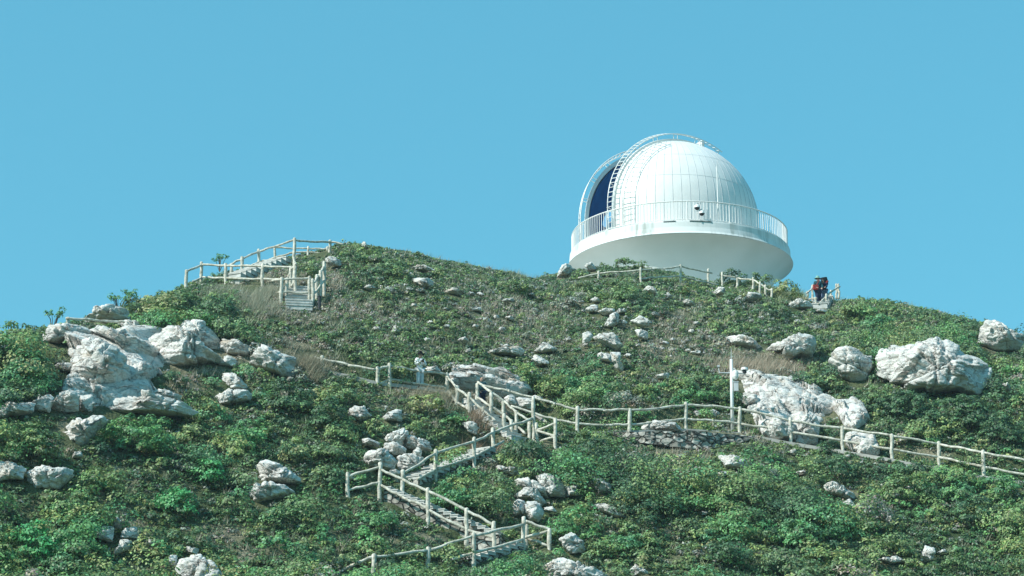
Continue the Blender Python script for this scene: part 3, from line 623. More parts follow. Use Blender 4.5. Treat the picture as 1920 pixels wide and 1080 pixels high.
# ---------------------------------------------------------------- rocks, outlines measured on the photograph, each with its own distance and depth
GA, GB, GC, GD, GE, GF = 'rocks of the left outcrop', 'rocks in the lower left scrub', 'boulders beside the stair flights', 'rocks scattered over the upper slope', 'rocks on the right slope', 'rocks of the fissured outcrop on the right'
ROCKS = [
(GA, 'low bedrock step joining the pyramid boulder and the long ledge slab', [(125,706),(240,708),(285,716),(300,738),(250,752),(150,756),(110,738)]),
(GA, 'cracked bedrock showing in the gaps between the boulders of the left outcrop', [(128,650),(160,625),(230,618),(300,618),(395,640),(418,664),(330,690),(290,705),(262,735),(200,735),(120,722)]),
(GF, 'broad bedrock connecting the parts of the fissured outcrop', [(1384,712),(1480,716),(1550,742),(1590,755),(1560,768),(1535,790),(1532,822),(1500,822),(1430,805),(1404,770)]),
(GA, 'low rounded white boulder on the left skyline in front of blue sky', [(150,592),(164,579),(189,571),(220,569),(236,576),(239,593),(201,600),(164,598)]),
(GA, 'broad tilted slab at the upper left end of the outcrop, dark crack across it', [(79,631),(91,612),(107,603),(151,603),(167,611),(157,625),(132,631),(104,644),(80,641)]),
(GA, 'tall pyramid shaped white boulder, the highest peak of the left outcrop', [(134,634),(151,628),(183,622),(214,638),(236,661),(238,691),(234,723),(201,729),(164,716),(127,712),(134,691),(132,660)]),
(GA, 'ochre stained rock face just right of the pyramid boulder', [(157,614),(189,609),(227,619),(258,625),(286,634),(288,656),(261,672),(239,666),(217,638),(183,622)]),
(GA, 'small knobbly rock perched above the ochre stained face', [(222,603),(239,595),(261,605),(271,616),(258,623),(233,619)]),
(GA, 'wide stepped rock mass below the overhanging grey boulder', [(274,625),(315,595),(334,603),(327,622),(371,631),(403,653),(422,666),(387,672),(346,685),(302,690),(277,678),(283,644)]),
(GA, 'large smooth grey boulder overhanging the top right of the outcrop', [(329,616),(337,594),(362,592),(387,605),(406,625),(406,647),(390,650),(371,638),(353,625)]),
(GA, 'blocky rock leaning on the right foot of the pyramid boulder', [(236,669),(268,672),(286,688),(280,704),(263,724),(239,723)]),
(GA, 'flat pale rock between the overhanging boulder and the grass to its right', [(406,638),(422,634),(466,647),(463,663),(434,663),(406,650)]),
(GA, 'big angular white boulder at the right end of the outcrop by brown grass', [(461,672),(488,647),(516,653),(548,663),(551,700),(529,705),(500,691),(466,678)]),
(GA, 'small rounded rock left of the big angular boulder', [(409,675),(425,667),(447,678),(437,688),(412,685)]),
(GA, 'sloping rock between the dry shrubs above the split white block', [(412,697),(431,694),(463,719),(466,729),(434,729),(415,716)]),
(GA, 'bright split white block hanging over the green scrub below the outcrop', [(398,741),(415,726),(441,729),(469,732),(466,745),(431,757),(415,756)]),
(GA, 'leftmost cubic block on the ledge above the dark hollow', [(60,758),(68,742),(88,734),(99,743),(94,769),(62,771)]),
(GA, 'large cubic block on the ledge, second from its left end', [(94,760),(105,732),(138,729),(146,741),(146,768),(126,771),(104,770)]),
(GA, 'rounded rock lying on top of the cubic ledge blocks', [(109,729),(126,708),(145,716),(170,726),(167,738),(138,729)]),
(GA, 'narrow upright block wedged between cubic block and long slab', [(148,741),(172,740),(173,771),(148,768)]),
(GA, 'very long flat white slab forming the lower ledge of the outcrop', [(173,741),(220,737),(283,741),(334,748),(371,763),(356,773),(299,773),(246,773),(195,778),(176,776)]),
(GA, 'thin flat rock lying on the back of the long ledge slab', [(264,732),(302,730),(337,737),(334,748),(283,741)]),
(GA, 'ochre cracked rock under the dark hollow, lowest of the outcrop', [(112,789),(126,781),(164,781),(201,779),(179,798),(161,823),(148,836),(132,817),(113,808)]),
(GA, 'low rock at the left edge of the frame level with the ledge', [(-14,762),(16,748),(60,744),(58,766),(20,776),(-14,788)]),
(GA, 'rock at the left edge of the frame half behind green shrubs', [(-12,645),(16,645),(14,669),(-12,672)]),
(GA, 'pale rock behind bare twigs left of the pyramid boulder', [(91,685),(110,678),(135,680),(132,694),(104,691)]),
(GB, 'small stone just below the ochre cracked rock', [(135,850),(151,845),(154,855),(135,858)]),
(GB, 'white rock cut off by the left edge, beside the wide bright block', [(-12,859),(31,867),(45,872),(41,897),(19,895),(-12,904)]),
(GB, 'wide bright flat topped block near the lower left edge', [(53,879),(72,868),(133,872),(131,889),(109,914),(56,914),(47,904)]),
(GB, 'left rock of the small cluster in the lower left scrub', [(178,1004),(191,987),(209,989),(209,1014),(188,1011)]),
(GB, 'pointed topmost rock of the small cluster in the lower left scrub', [(212,989),(219,968),(228,976),(227,990)]),
(GB, 'right block of the small cluster in the lower left scrub', [(230,1008),(234,989),(256,986),(259,1008)]),
(GB, 'lowest rock of the small cluster in the lower left scrub', [(216,1039),(225,1012),(247,1011),(241,1029)]),
(GB, 'tiny pale stone right of the small cluster in the lower left scrub', [(272,1020),(278,1007),(294,1017),(285,1024)]),
(GB, 'upper sheet of the two layered rock in the green scrub left of the stairs', [(475,864),(500,864),(537,876),(562,892),(559,904),(512,901),(484,901),(487,886)]),
(GB, 'lower wedge of the two layered rock in the green scrub left of the stairs', [(462,926),(478,904),(512,900),(556,914),(519,929),(478,942)]),
(GB, 'narrow upright rock on the left side of the bottom edge boulder', [(316,1039),(331,1040),(331,1061),(317,1057)]),
(GB, 'wrinkled white boulder cut by the bottom edge at the lower left', [(331,1042),(375,1039),(400,1055),(415,1076),(410,1092),(331,1092)]),
(GB, 'small square rock sitting on the bottom edge boulder at lower left', [(345,1032),(350,1025),(372,1028),(369,1039)]),
(GC, 'pair of fused white rocks above the boulder cluster, the left one', [(650,762),(666,757),(682,760),(696,776),(674,788),(654,776)]),
(GC, 'wedge shaped white rock above the boulder cluster, the right one', [(711,784),(741,764),(752,767),(753,787),(727,787)]),
(GC, 'grey topped rock at the crown of the boulder cluster', [(716,817),(760,799),(766,812),(752,834),(727,826)]),
(GC, 'flat rock at the upper left of the boulder cluster', [(673,820),(688,819),(711,828),(710,837),(677,832)]),
(GC, 'broad rock at the upper right of the boulder cluster', [(754,817),(771,816),(804,827),(811,842),(788,842),(754,834)]),
(GC, 'tilted block in the middle of the boulder cluster', [(721,831),(738,826),(763,837),(760,848),(738,851),(723,842)]),
(GC, 'largest shaded boulder at the lower left of the cluster', [(682,851),(699,837),(727,842),(743,862),(738,878),(704,876),(685,867)]),
(GC, 'pinkish cracked block at the bottom of the boulder cluster behind the fence', [(746,853),(766,851),(793,856),(796,867),(771,878),(746,878)]),
(GC, 'small pointed stone between the boulders of the cluster', [(771,851),(782,838),(791,845),(788,856)]),
(GC, 'small round stone under the boulder cluster by the corner post', [(728,884),(742,877),(752,881),(748,889),(732,890)]),
(GC, 'upper sheet of the long white slab above the narrow stairs', [(847,689),(860,687),(907,701),(960,716),(1000,733),(985,734),(902,708),(846,701)]),
(GC, 'long white slab sloping down right behind the narrow stairs', [(841,706),(893,706),(954,723),(993,734),(991,742),(949,739),(921,731),(879,720),(846,717)]),
(GC, 'rounded block below the middle of the long white slab', [(946,745),(960,739),(966,742),(968,762),(949,756)]),
(GC, 'square block below the right end of the long white slab', [(967,742),(993,742),(1004,762),(999,770),(970,762)]),
(GC, 'small flat stone past the right tip of the long white slab', [(999,739),(1016,745),(1018,751),(1002,748)]),
(GC, 'flat white stone just right of the person in white', [(799,689),(821,688),(827,696),(802,696)]),
(GC, 'mottled grey rock in the scrub left of the narrow stairs', [(866,789),(888,792),(896,801),(893,814),(877,809)]),
(GC, 'topmost flat rock of the chain right of the middle stairs', [(929,871),(971,877),(977,887),(960,889),(932,878)]),
(GC, 'large rounded boulder at the right of the chain beside the middle stairs', [(1004,884),(1038,889),(1057,906),(1058,928),(1030,928),(1010,905)]),
(GC, 'smooth pale boulder in the middle of the chain right of the middle stairs', [(965,896),(991,893),(1023,911),(1028,932),(997,916),(968,906)]),
(GC, 'wide ridged rock under the smooth pale boulder of the chain', [(965,924),(976,916),(1007,916),(1023,937),(1017,948),(997,932),(971,932)]),
(GC, 'knobbly pitted boulder at the bottom of the chain above the fence corner', [(986,935),(1012,940),(1020,958),(1010,976),(994,974),(984,961)]),
(GC, 'shaded left rock at the bottom of the chain above the fence corner', [(959,950),(968,935),(984,935),(986,961),(965,966)]),
(GC, 'small rock at the far right end of the chain beside the stairs', [(1059,909),(1082,912),(1084,928),(1062,929)]),
(GC, 'thin tilted stone right of the knobbly pitted boulder', [(1020,948),(1036,950),(1046,961),(1022,956)]),
(GE, 'striped oval boulder right of the lowest fence corner', [(1051,1010),(1072,995),(1097,1014),(1095,1032),(1067,1037)]),
(GE, 'big white boulder cut by the bottom edge right of the stairs', [(1021,1057),(1056,1041),(1097,1060),(1145,1076),(1140,1096),(1040,1096),(1030,1075)]),
(GE, 'small rock at the bottom edge right of the big cut off boulder', [(1182,1065),(1196,1058),(1216,1074),(1187,1078)]),
(GE, 'lone oval white rock on the green slope below the mid fence', [(1109,900),(1132,895),(1146,909),(1143,923),(1123,925)]),
(GE, 'thin strip of pale rock sloping right below the lone oval rock', [(1111,945),(1127,941),(1178,968),(1150,968)]),
(GE, 'flat white rock in brown grass under the retaining wall', [(1347,851),(1384,851),(1402,867),(1400,881),(1361,872)]),
(GE, 'small stone below the flat white rock under the retaining wall', [(1342,886),(1361,881),(1368,890),(1350,893)]),
(GE, 'small pale stone far right of the rock under the retaining wall', [(1491,886),(1508,880),(1515,888),(1499,892)]),
(GE, 'long ribbed rock on the lower right slope', [(1546,904),(1562,901),(1613,929),(1590,934),(1553,918)]),
(GE, 'small rock touching the lower end of the long ribbed rock', [(1581,941),(1595,935),(1608,948),(1599,955)]),
(GE, 'small upright stone low on the right slope', [(1659,973),(1670,966),(1682,982),(1665,984)]),
(GE, 'flat chip of stone left of the small upright stone', [(1634,968),(1646,967),(1655,974),(1640,974)]),
(GE, 'pointed white rock near the bottom right corner', [(1727,1042),(1737,1023),(1753,1026),(1750,1046),(1737,1052)]),
(GE, 'small stone leaning right of the pointed white rock', [(1757,1035),(1773,1028),(1776,1035),(1762,1038)]),
(GE, 'low broad rock near the bottom edge on the right', [(1645,1046),(1682,1042),(1700,1051),(1672,1056)]),
(GE, 'flat pale stone in the middle of the lower right scrub', [(1407,943),(1434,941),(1436,948),(1411,948)]),
(GE, 'huge wrinkled white boulder on the right slope, the largest of all', [(1658,689),(1656,647),(1682,620),(1727,614),(1792,634),(1837,652),(1858,670),(1856,707),(1837,739),(1792,730),(1755,730),(1718,725),(1682,712)]),
(GE, 'upright blocky boulder left of the huge wrinkled boulder', [(1558,675),(1572,652),(1604,645),(1640,659),(1636,684),(1622,716),(1599,718),(1585,707)]),
(GE, 'low pale rock in grey brush below the dome bush', [(1361,625),(1388,625),(1430,643),(1425,654),(1402,648),(1370,638)]),
(GE, 'jagged winged rock between the low pale rock and the blocky boulder', [(1434,648),(1466,634),(1498,622),(1535,615),(1533,638),(1530,661),(1498,661),(1475,677),(1466,657)]),
(GE, 'rounded boulder against the sky at the right edge', [(1831,640),(1850,598),(1880,597),(1893,615),(1925,625),(1928,655),(1880,655),(1860,655)]),
(GE, 'slanting flat rock behind the huge boulder near the right edge', [(1865,709),(1911,730),(1911,739),(1890,733)]),
(GF, 'top sheet of the fissured outcrop right of the camera pole', [(1379,705),(1420,707),(1480,714),(1544,741),(1526,753),(1489,735),(1434,732),(1384,714)]),
(GF, 'small rock between the camera pole and the fissured outcrop', [(1388,739),(1420,735),(1423,753),(1397,762)]),
(GF, 'broad domed middle face of the fissured outcrop', [(1407,762),(1443,730),(1480,723),(1498,748),(1544,762),(1498,790),(1452,780),(1420,776)]),
(GF, 'low front block of the fissured outcrop behind the fence', [(1430,803),(1439,783),(1498,790),(1498,817),(1452,822)]),
(GF, 'rounded upright block of the fissured outcrop beside the round bush', [(1498,785),(1526,767),(1537,794),(1535,822),(1503,822)]),
(GF, 'right arm of the fissured outcrop beyond the round bush', [(1558,762),(1590,753),(1622,767),(1631,785),(1604,803),(1585,799),(1572,776)]),
(GF, 'triangular slab behind the fence below the right arm of the outcrop', [(1583,826),(1599,812),(1645,833),(1650,849),(1613,849)]),
(GF, 'flat topped rock resting on the retaining wall behind the fence', [(1200,799),(1214,783),(1274,792),(1281,803),(1242,806),(1210,806)]),
(GD, 'upper of two flat rocks near the left hill crest', [(767,499),(781,496),(806,496),(818,504),(802,507),(777,504)]),
(GD, 'lower and thicker of two flat rocks near the left hill crest', [(770,518),(784,518),(812,524),(812,532),(793,540),(777,529)]),
(GD, 'small stone under the two flat rocks near the crest', [(777,543),(793,540),(799,546),(781,548)]),
(GD, 'flat white rock right of and below the crest rocks', [(834,545),(852,541),(871,546),(862,552),(843,552)]),
(GD, 'small two tone stone right of the flat white crest rock', [(895,548),(902,547),(909,554),(900,554)]),
(GD, 'low grey stone left of the crest rocks', [(682,538),(693,534),(706,538),(693,542)]),
(GD, 'slanted grey rock in dry grass on the upper slope', [(881,584),(890,576),(902,574),(901,582)]),
(GD, 'tiny white rock in dry grass in the centre of the upper slope', [(946,593),(956,592),(965,596),(956,599)]),
(GD, 'lone round white rock above the person in white', [(734,615),(740,609),(751,612),(749,621),(740,621)]),
(GD, 'small pale rock halfway between the person in white and the crest', [(857,634),(871,631),(879,638),(862,640)]),
(GD, 'long oval white rock on the central slope above the long slab', [(913,656),(941,652),(977,645),(984,653),(977,664),(954,663),(918,660)]),
(GD, 'ribbed rock right of the long oval rock', [(1002,656),(1018,644),(1038,644),(1039,657),(1018,659)]),
(GD, 'smooth rock just below the ribbed rock', [(993,671),(1007,666),(1029,676),(1029,682),(1010,684)]),
(GD, 'leftmost rock of the upper chain below the observatory', [(1098,579),(1109,571),(1123,571),(1118,584),(1106,584)]),
(GD, 'small stone topping the upper chain below the observatory', [(1107,560),(1118,557),(1126,565),(1112,567)]),
(GD, 'flat sheet in the middle of the upper chain below the observatory', [(1121,582),(1140,579),(1153,579),(1153,585),(1134,590)]),
(GD, 'flat stone at the right end of the upper chain below the observatory', [(1154,581),(1171,578),(1173,585),(1159,587)]),
(GD, 'leaning pointed rock under the upper chain below the observatory', [(1132,612),(1137,596),(1153,584),(1162,587),(1159,606),(1143,613)]),
(GD, 'small wedge right of the leaning pointed rock', [(1160,609),(1168,599),(1177,603),(1171,612)]),
(GD, 'cream coloured boulder right of the leaning pointed rock', [(1185,601),(1203,593),(1215,596),(1218,609),(1203,613)]),
(GD, 'pale rock directly below the cream coloured boulder', [(1190,618),(1203,615),(1215,621),(1215,634),(1199,634)]),
(GD, 'left horn of the curved crumbling outcrop on the central slope', [(1093,624),(1106,620),(1112,628),(1103,643),(1092,643)]),
(GD, 'main arch of the curved crumbling outcrop on the central slope', [(1112,624),(1134,621),(1153,624),(1168,643),(1168,659),(1153,653),(1134,640),(1115,631)]),
(GD, 'inner stone in the bend of the curved crumbling outcrop', [(1118,665),(1128,659),(1146,665),(1146,678),(1128,674)]),
(GD, 'tail of the curved crumbling outcrop pointing down the slope', [(1146,659),(1165,659),(1162,678),(1171,687),(1165,696),(1153,687)]),
(GD, 'oval white rock left below the sagging fence of the observatory', [(1203,540),(1218,534),(1235,545),(1231,552),(1215,546)]),
(GD, 'large pale boulder on the crest at the left foot of the observatory', [(1042,518),(1049,501),(1065,490),(1073,496),(1071,512),(1052,517)]),
(GD, 'white rock in the bushes under the left side of the gallery', [(1096,496),(1109,492),(1121,506),(1103,507)]),
(GD, 'small stone at the right end of the dry grass below the upper chain', [(1218,587),(1231,584),(1240,590),(1225,592)]),
(GD, 'small pointed stone under the middle of the sagging fence', [(1246,549),(1253,547),(1260,554),(1246,561)]),
(GD, 'flat white stone below the right half of the sagging fence', [(1279,564),(1291,562),(1303,569),(1287,572)]),
(GD, 'white rock below the gap between the two fences at the dome', [(1337,545),(1351,538),(1359,540),(1361,550),(1342,550)]),
(GD, 'rounded white rock under the fence of short posts', [(1395,559),(1407,545),(1426,545),(1430,554),(1407,564)]),
(GD, 'flat white boulder left of the hikers stairs', [(1469,576),(1481,567),(1496,561),(1520,562),(1527,573),(1500,578)]),
(GD, 'low white stone at the foot of the hikers stairs', [(1527,580),(1551,580),(1548,586),(1530,584)]),
(GD, 'shaded white rock right of the head on stairs', [(611,483),(626,481),(642,489),(638,499),(615,495)]),
(GD, 'low stone in grass right of the curved crumbling outcrop', [(1228,702),(1253,698),(1253,710),(1235,709)]),
(GD, 'thin pale stone left of the low pale rock in grey brush', [(1294,659),(1315,657),(1312,664),(1300,664)]),
(GE, 'rough little rock behind the fence left of the camera pole', [(1328,771),(1338,765),(1350,774),(1340,782)]),
(GE, 'small stone behind the fence between path posts and camera pole', [(1301,772),(1312,769),(1318,777),(1306,780)]),
(GD, 'tiny white stone on the very crest of the left hill', [(676,459),(683,452),(690,460),(684,465)]),
]
def ray_poly(poly, c, ang):
    """distance from c to the outline in each direction"""
    P2 = np.array(poly, float) - c; n = len(P2); out = np.zeros(len(ang))
    dx, dy = np.cos(ang), np.sin(ang)
    for i in range(n):
        a = P2[i]; b = P2[(i + 1) % n]; e = b - a
        den = dx * e[1] - dy * e[0]; den = np.where(np.abs(den) < 1e-9, 1e-9, den)
        r = (a[0] * e[1] - a[1] * e[0]) / den; u = (a[0] * dy - a[1] * dx) / den
        ok = (r > 0) & (u >= -1e-6) & (u <= 1 + 1e-6); out = np.where(ok, np.maximum(out, r), out)
    return np.maximum(out, 1e-3)
_ico = {}
def ico(k):
    if k not in _ico:
        bm = bmesh.new(); bmesh.ops.create_icosphere(bm, subdivisions=k, radius=1)
        _ico[k] = (np.array([v.co[:] for v in bm.verts]), np.array([[v.index for v in f.verts] for f in bm.faces])); bm.free()
    return _ico[k]
def rock(i, group, label, poly):
    bed = any(w_ in label for w_ in ('bedrock', 'slab sloping down', 'sheet of the long', 'sheet of the fissured', 'middle face of the fissured', 'triangular slab', 'right arm of the fissured')); core = 'bedrock' in label
    poly = np.array(poly, float); x0, y0 = poly.min(0); x1, y1 = poly.max(0); cx = (x0 + x1) / 2
    big = max(x1 - x0, y1 - y0); k = 6 if big > 110 else 5 if big > 42 else 4 if big > 16 else 3
    Yb_ = Gy(cx, min(y1, 1120))
    sc_ = mpp(Yb_); wm, hm = (x1 - x0) * sc_, (y1 - y0) * sc_
    T = min(.46 * wm, .95 * hm + .1, 1.7); T = max(T, .42 * min(wm, hm)); Yr = Yb_ - .15 * T
    if bed: T = .55 if core else .48; Yr = Gy(cx, (y0 + y1) / 2)
    V, F = ico(k); c = np.array([cx, (y0 + y1) / 2]); hw = np.array([(x1 - x0) / 2, (y1 - y0) / 2]); unit = (poly - c) / hw; O0 = np.zeros(2)
    ang = np.arctan2(-V[:, 2], V[:, 0]); r = ray_poly(unit, O0, ang)
    rho = np.sqrt(V[:, 0] ** 2 + V[:, 2] ** 2) + 1e-9
    f = rho ** .5
    px = c[0] + np.cos(ang) * r * f * hw[0]; py = c[1] + np.sin(ang) * r * f * hw[1]
    a, s = aas(px, py)
    dep = np.sign(V[:, 1]) * np.abs(V[:, 1]) ** .85 * T * 1.25
    if bed: a_Y = GyV(px, py); Q = np.stack([a * a_Y, a_Y - Yr + V[:, 1] * T * .6, s * a_Y - V[:, 1] * T * .6 + (-.1 if core else .06)], 1)
    else: Q = np.stack([a * Yr, dep, s * Yr], 1)
    C0 = P(c[0], c[1], Yr); Q[:, 0] -= C0.x; Q[:, 2] -= C0.z
    g = np.random.default_rng(100 + i)
    size = math.sqrt(wm * hm)
    # chiselled planes on the side that shows
    for nb_ in range(0 if bed else 30 if k > 4 else 14):
        n = g.normal(size=3); n[1] = -abs(n[1]) * .9 - .3; n[2] = n[2] * .9 + .2; n /= np.linalg.norm(n)
        dpr = Q @ n; lim = dpr.max() * (g.uniform(.50, .78) if nb_ < 7 else g.uniform(.74, .95)); Q = Q - np.maximum(dpr - lim, 0)[:, None] * n
    # bring the silhouette back out to the outline
    sx = Q[:, 0] / mpp(Yr) / hw[0]; sz = Q[:, 2] / mpp(Yr) / hw[1]; an = np.arctan2(-sz, sx); rad = np.hypot(sx, sz); nb = 64
    bi = ((an + math.pi) / (2 * math.pi) * nb).astype(int) % nb; mxr = np.full(nb, 1e-3); np.maximum.at(mxr, bi, rad)
    ba = (np.arange(nb) + .5) / nb * 2 * math.pi - math.pi
    want = ray_poly(unit, O0, ba); fac = np.clip(want * 1.02 / mxr, .7, 2.5); fac = np.interp(an, ba, fac, period=2 * math.pi)
    if not bed: Q[:, 0] *= fac; Q[:, 2] *= fac
    W = Q + np.array([C0.x, Yr, C0.z])
    nrm = Q / (np.linalg.norm(Q, axis=1)[:, None] + 1e-6)
    if bed: nrm = np.tile(np.array([-.2, -.8, .55]), (len(Q), 1))
    fr = 1.0 / max(size, .25)
    Rm = np.array([[.92, .1, .38], [-.1, 1, 0], [-.38, 0, .92]]); U = W @ Rm
    am = .035 * size
    if bed: am = .08
    d = am * .4 * fbm(W * fr * 1.3, 40 + i % 5, 3)
    cr = vnoise(U * np.array([.9, .9, 2.6]) * max(fr, .8) * 1.25, 50 + i % 7); cr2 = vnoise(U * np.array([2.6, 1.2, .9]) * max(fr, .8) * 1.2, 60 + i % 7)
    d = d - am * .8 * np.exp(-(cr / .06) ** 2) - am * .5 * np.exp(-(cr2 / .05) ** 2)
    if k > 4:
        d = d + .02 * fbm(W * 3.1, 70, 4) - .05 * np.exp(-(vnoise(U * np.array([1.6, 1.6, 5]), 71) / .08) ** 2)
        st = vnoise(U * np.array([1.0, 1.0, 3.2]), 72); d = d + .02 * np.round(st * 3) / 3
    if k > 4:
        for _ in range(5 if k > 5 else 3):          # joints that split the boulder into blocks
            n = g.normal(size=3) * (np.array([.5, .3, 1.2]) if _ % 2 else np.array([1.3, .4, .5])); n /= np.linalg.norm(n); o_ = g.uniform(-.45, .45) * (hm if _ % 2 else wm) * .8
            dist = Q @ n - o_ + .05 * size * vnoise(W * fr * 2.2, 80 + _) + .02 * vnoise(W * 4, 81)
            d = d - .09 * size ** .6 * np.exp(-(dist / (.02 + .010 * size)) ** 2)
        d = d + .02 * fbm(W * 8, 73, 2)
    ba_ = g.uniform(-.5, .7); BR = np.array([[math.cos(ba_), 0, math.sin(ba_)], [0, 1, 0], [-math.sin(ba_), 0, math.cos(ba_)]])
    for M_, ts, tb in ((8 if k > 4 else 4, .22, .030), (44 if k > 4 else 12, .24, .011)):   # blocky facets, each patch of the face its own plane
        lo_, hi_ = Q.min(0), Q.max(0); Sd = g.uniform(lo_, hi_, (M_, 3)); Sd[:, 1] = np.where(g.random(M_) < .8, lo_[1] + .35 * (hi_[1] - lo_[1]) * g.random(M_), Sd[:, 1])
        Gd = g.normal(size=(M_, 3)) * np.array([1, .25, 1]); Gd /= np.linalg.norm(Gd, axis=1)[:, None]; Of = g.uniform(-1, 1, M_) * tb * size
        Qn = (Q + .04 * size * np.stack([vnoise(W * fr * 3, 90), vnoise(W * fr * 3, 91), vnoise(W * fr * 3, 92)], 1)) @ BR * np.array([.8, .35, 1.5]); D2 = ((Qn[:, None, :] - (Sd @ BR * np.array([.8, .35, 1.5]))[None]) ** 2).sum(2)
        o2 = np.argpartition(D2, 1, axis=1)[:, :2]; da = np.sqrt(np.take_along_axis(D2, o2, 1)); sw = da[:, 0] > da[:, 1]; i1 = np.where(sw, o2[:, 1], o2[:, 0]); gap = np.abs(da[:, 1] - da[:, 0])
        loc = ((Q - Sd[i1]) * Gd[i1]).sum(1); lim_ = .42 * size / math.sqrt(M_)
        d = d + (np.clip(loc * ts, -lim_, lim_) + Of[i1]) - tb * .8 * size * np.exp(-(gap / (.015 + .02 * size)) ** 2)
    nf = nrm * .55 + np.array([-.12, -.75, .18]) * (.35 + .65 * np.abs(nrm[:, 1:2])); Q = Q + nf * d[:, None]
    base = (C0.x, Yr, C0.z - hm / 2)
    o = np_mesh('boulder' if big > 42 else 'rock', Q + np.array([0, 0, hm / 2]), F, M_rock); o.location = base
    tag(o, label, 'boulder' if big > 42 else 'rock', group)
    cc = poly.mean(0); pm = cc + (poly - cc) * (1 + 5.0 / big)
    MASKS.append((pm, Yr + (6 if bed else T)))
    return o
for i, (g_, l_, p_) in enumerate(ROCKS): rock(i, g_, l_, p_)
# low rough stones peeping out of the grass, too alike to tell apart
for (gx, gy, n, rx, ry, lab) in ((900, 600, 26, 200, 60, 'fist sized pale stone peeping out of the dry grass on the upper slope'), (1400, 900, 16, 330, 90, 'pale stone barely showing in the scrub of the lower right slope'), (1250, 640, 12, 90, 40, 'little pale stone in the grass around the crumbling outcrop')):
    for k in range(n):
        x = gx + rng.uniform(-1, 1) * rx; y = gy + rng.uniform(-1, 1) * ry; s_ = rng.uniform(3, 6.5)
        pts = [(x + math.cos(a_) * s_ * rng.uniform(.7, 1.2) * 1.25, y + math.sin(a_) * s_ * rng.uniform(.4, .75)) for a_ in np.linspace(0, 6.28, 7)[:-1]]
        rock(300 + k, lab.split(' stone')[0] + ' stones', lab, pts)
# ---------------------------------------------------------------- terrain mesh
def terrain():
    As = np.concatenate([np.linspace(-3, -.5, 30)[:-1], np.linspace(-.5, -.26, 40)[:-1], np.linspace(-.26, .26, 420), np.linspace(.26, .5, 40)[1:], np.linspace(.5, 3, 30)[1:]])
    Ys = np.concatenate([np.linspace(2, 66, 60)[:-1], np.linspace(66, 130, 420), np.linspace(130, 230, 60)[1:]])
    A, YY = np.meshgrid(As, Ys); X = A * YY; Zg = groundz(X.ravel(), YY.ravel()).reshape(X.shape)
    V = np.stack([X, YY, Zg], -1).reshape(-1, 3); nc = len(As)
    i = np.arange(len(Ys) - 1)[:, None] * nc + np.arange(nc - 1)[None]; i = i.ravel()
    F = np.stack([i, i + 1, i + nc + 1, i + nc], 1)
    o = np_mesh('hillside', V, F, M_ground, smooth=True); o['kind'] = 'structure'
terrain()
def bounce_apron():  # unseen pale apron, added to bounce light up onto the gallery underside
    V, F = [], []; n = 72; rs = np.linspace(4.4, 11, 9); c = np.array([RC.x, RC.y + 1.0])
    for r in rs:
        for k in range(n):
            a = 2 * math.pi * k / n; x, y = c[0] + r * math.cos(a), c[1] + max(r * math.sin(a), -7.5) ; V.append((x, y, float(groundz(x, y)) + .06))
    for i in range(len(rs) - 1):
        for k in range(n): F.append((i * n + k, i * n + (k + 1) % n, (i + 1) * n + (k + 1) % n, (i + 1) * n + k))
    o = MB().add(V, F).build('underside_bounce_sheet', noise_mat('pale_bounce_surface', (.50, .50, .47), (.60, .60, .57), 2)); o['kind'] = 'structure'
bounce_apron()
o = np_mesh('ground', [(-4000, -4000, -1.75), (4000, -4000, -1.75), (4000, 4000, -1.75), (-4000, 4000, -1.75)], [(0, 1, 2, 3)], M_ground); o['kind'] = 'structure'

# ---------------------------------------------------------------- vegetation
def inpoly(px, py, poly):
    x0, y0 = poly.min(0); x1, y1 = poly.max(0); res = np.zeros(len(px), bool)
    idx = np.where((px > x0) & (px < x1) & (py > y0) & (py < y1))[0]
    if not len(idx): return res
    x, y = px[idx], py[idx]; c = np.zeros(len(idx), bool); n = len(poly); j = n - 1
    for i in range(n):
        xi, yi = poly[i]; xj, yj = poly[j]
        if abs(yj - yi) > 1e-9: c ^= ((yi > y) != (yj > y)) & (x < (xj - xi) * (y - yi) / (yj - yi) + xi)
        j = i
    res[idx] = c; return res
for x0_, x1_, y0_, y1_, Y_ in ((772, 803, 652, 724, Gy(787, 728) + .3), (894, 914, 698, 760, Gy(895, 756) + .4), (1518, 1562, 508, 574, 125)): MASKS.append((np.array([[x0_, y0_], [x1_, y0_], [x1_, y1_], [x0_, y1_]]), Y_))
def masked(Pw, up):
    """True where a plant at Pw (height up) would stand in front of a built thing or rock"""
    res = np.zeros(len(Pw), bool)
    for h in (.3, .8, 1.3):
        Q = Pw.copy(); Q[:, 2] += up * h; px, py = proj(Q)
        for poly, Y in MASKS: res |= inpoly(px, py, poly) & (Pw[:, 1] < Y + .3)
    return res
PAL = {
 'mid':   [(0.197, 0.295, 0.109), (0.158, 0.246, 0.098), (0.227, 0.314, 0.123), (0.146, 0.224, 0.103)],
 'dark':  [(0.087, 0.168, 0.076), (0.100, 0.186, 0.084), (0.071, 0.137, 0.071)],
 'lush':  [(0.133, 0.309, 0.112), (0.113, 0.268, 0.116), (0.163, 0.328, 0.116)],
 'bright': [(0.090, 0.376, 0.125), (0.111, 0.343, 0.119)],
 'yellow': [(0.264, 0.345, 0.118), (0.245, 0.319, 0.112), (0.287, 0.316, 0.133)],
 'grey':  [(0.323, 0.342, 0.261), (0.366, 0.364, 0.299), (0.267, 0.293, 0.231)],
 'brown': [(0.394, 0.338, 0.264), (0.366, 0.308, 0.238), (0.433, 0.379, 0.316)],
}
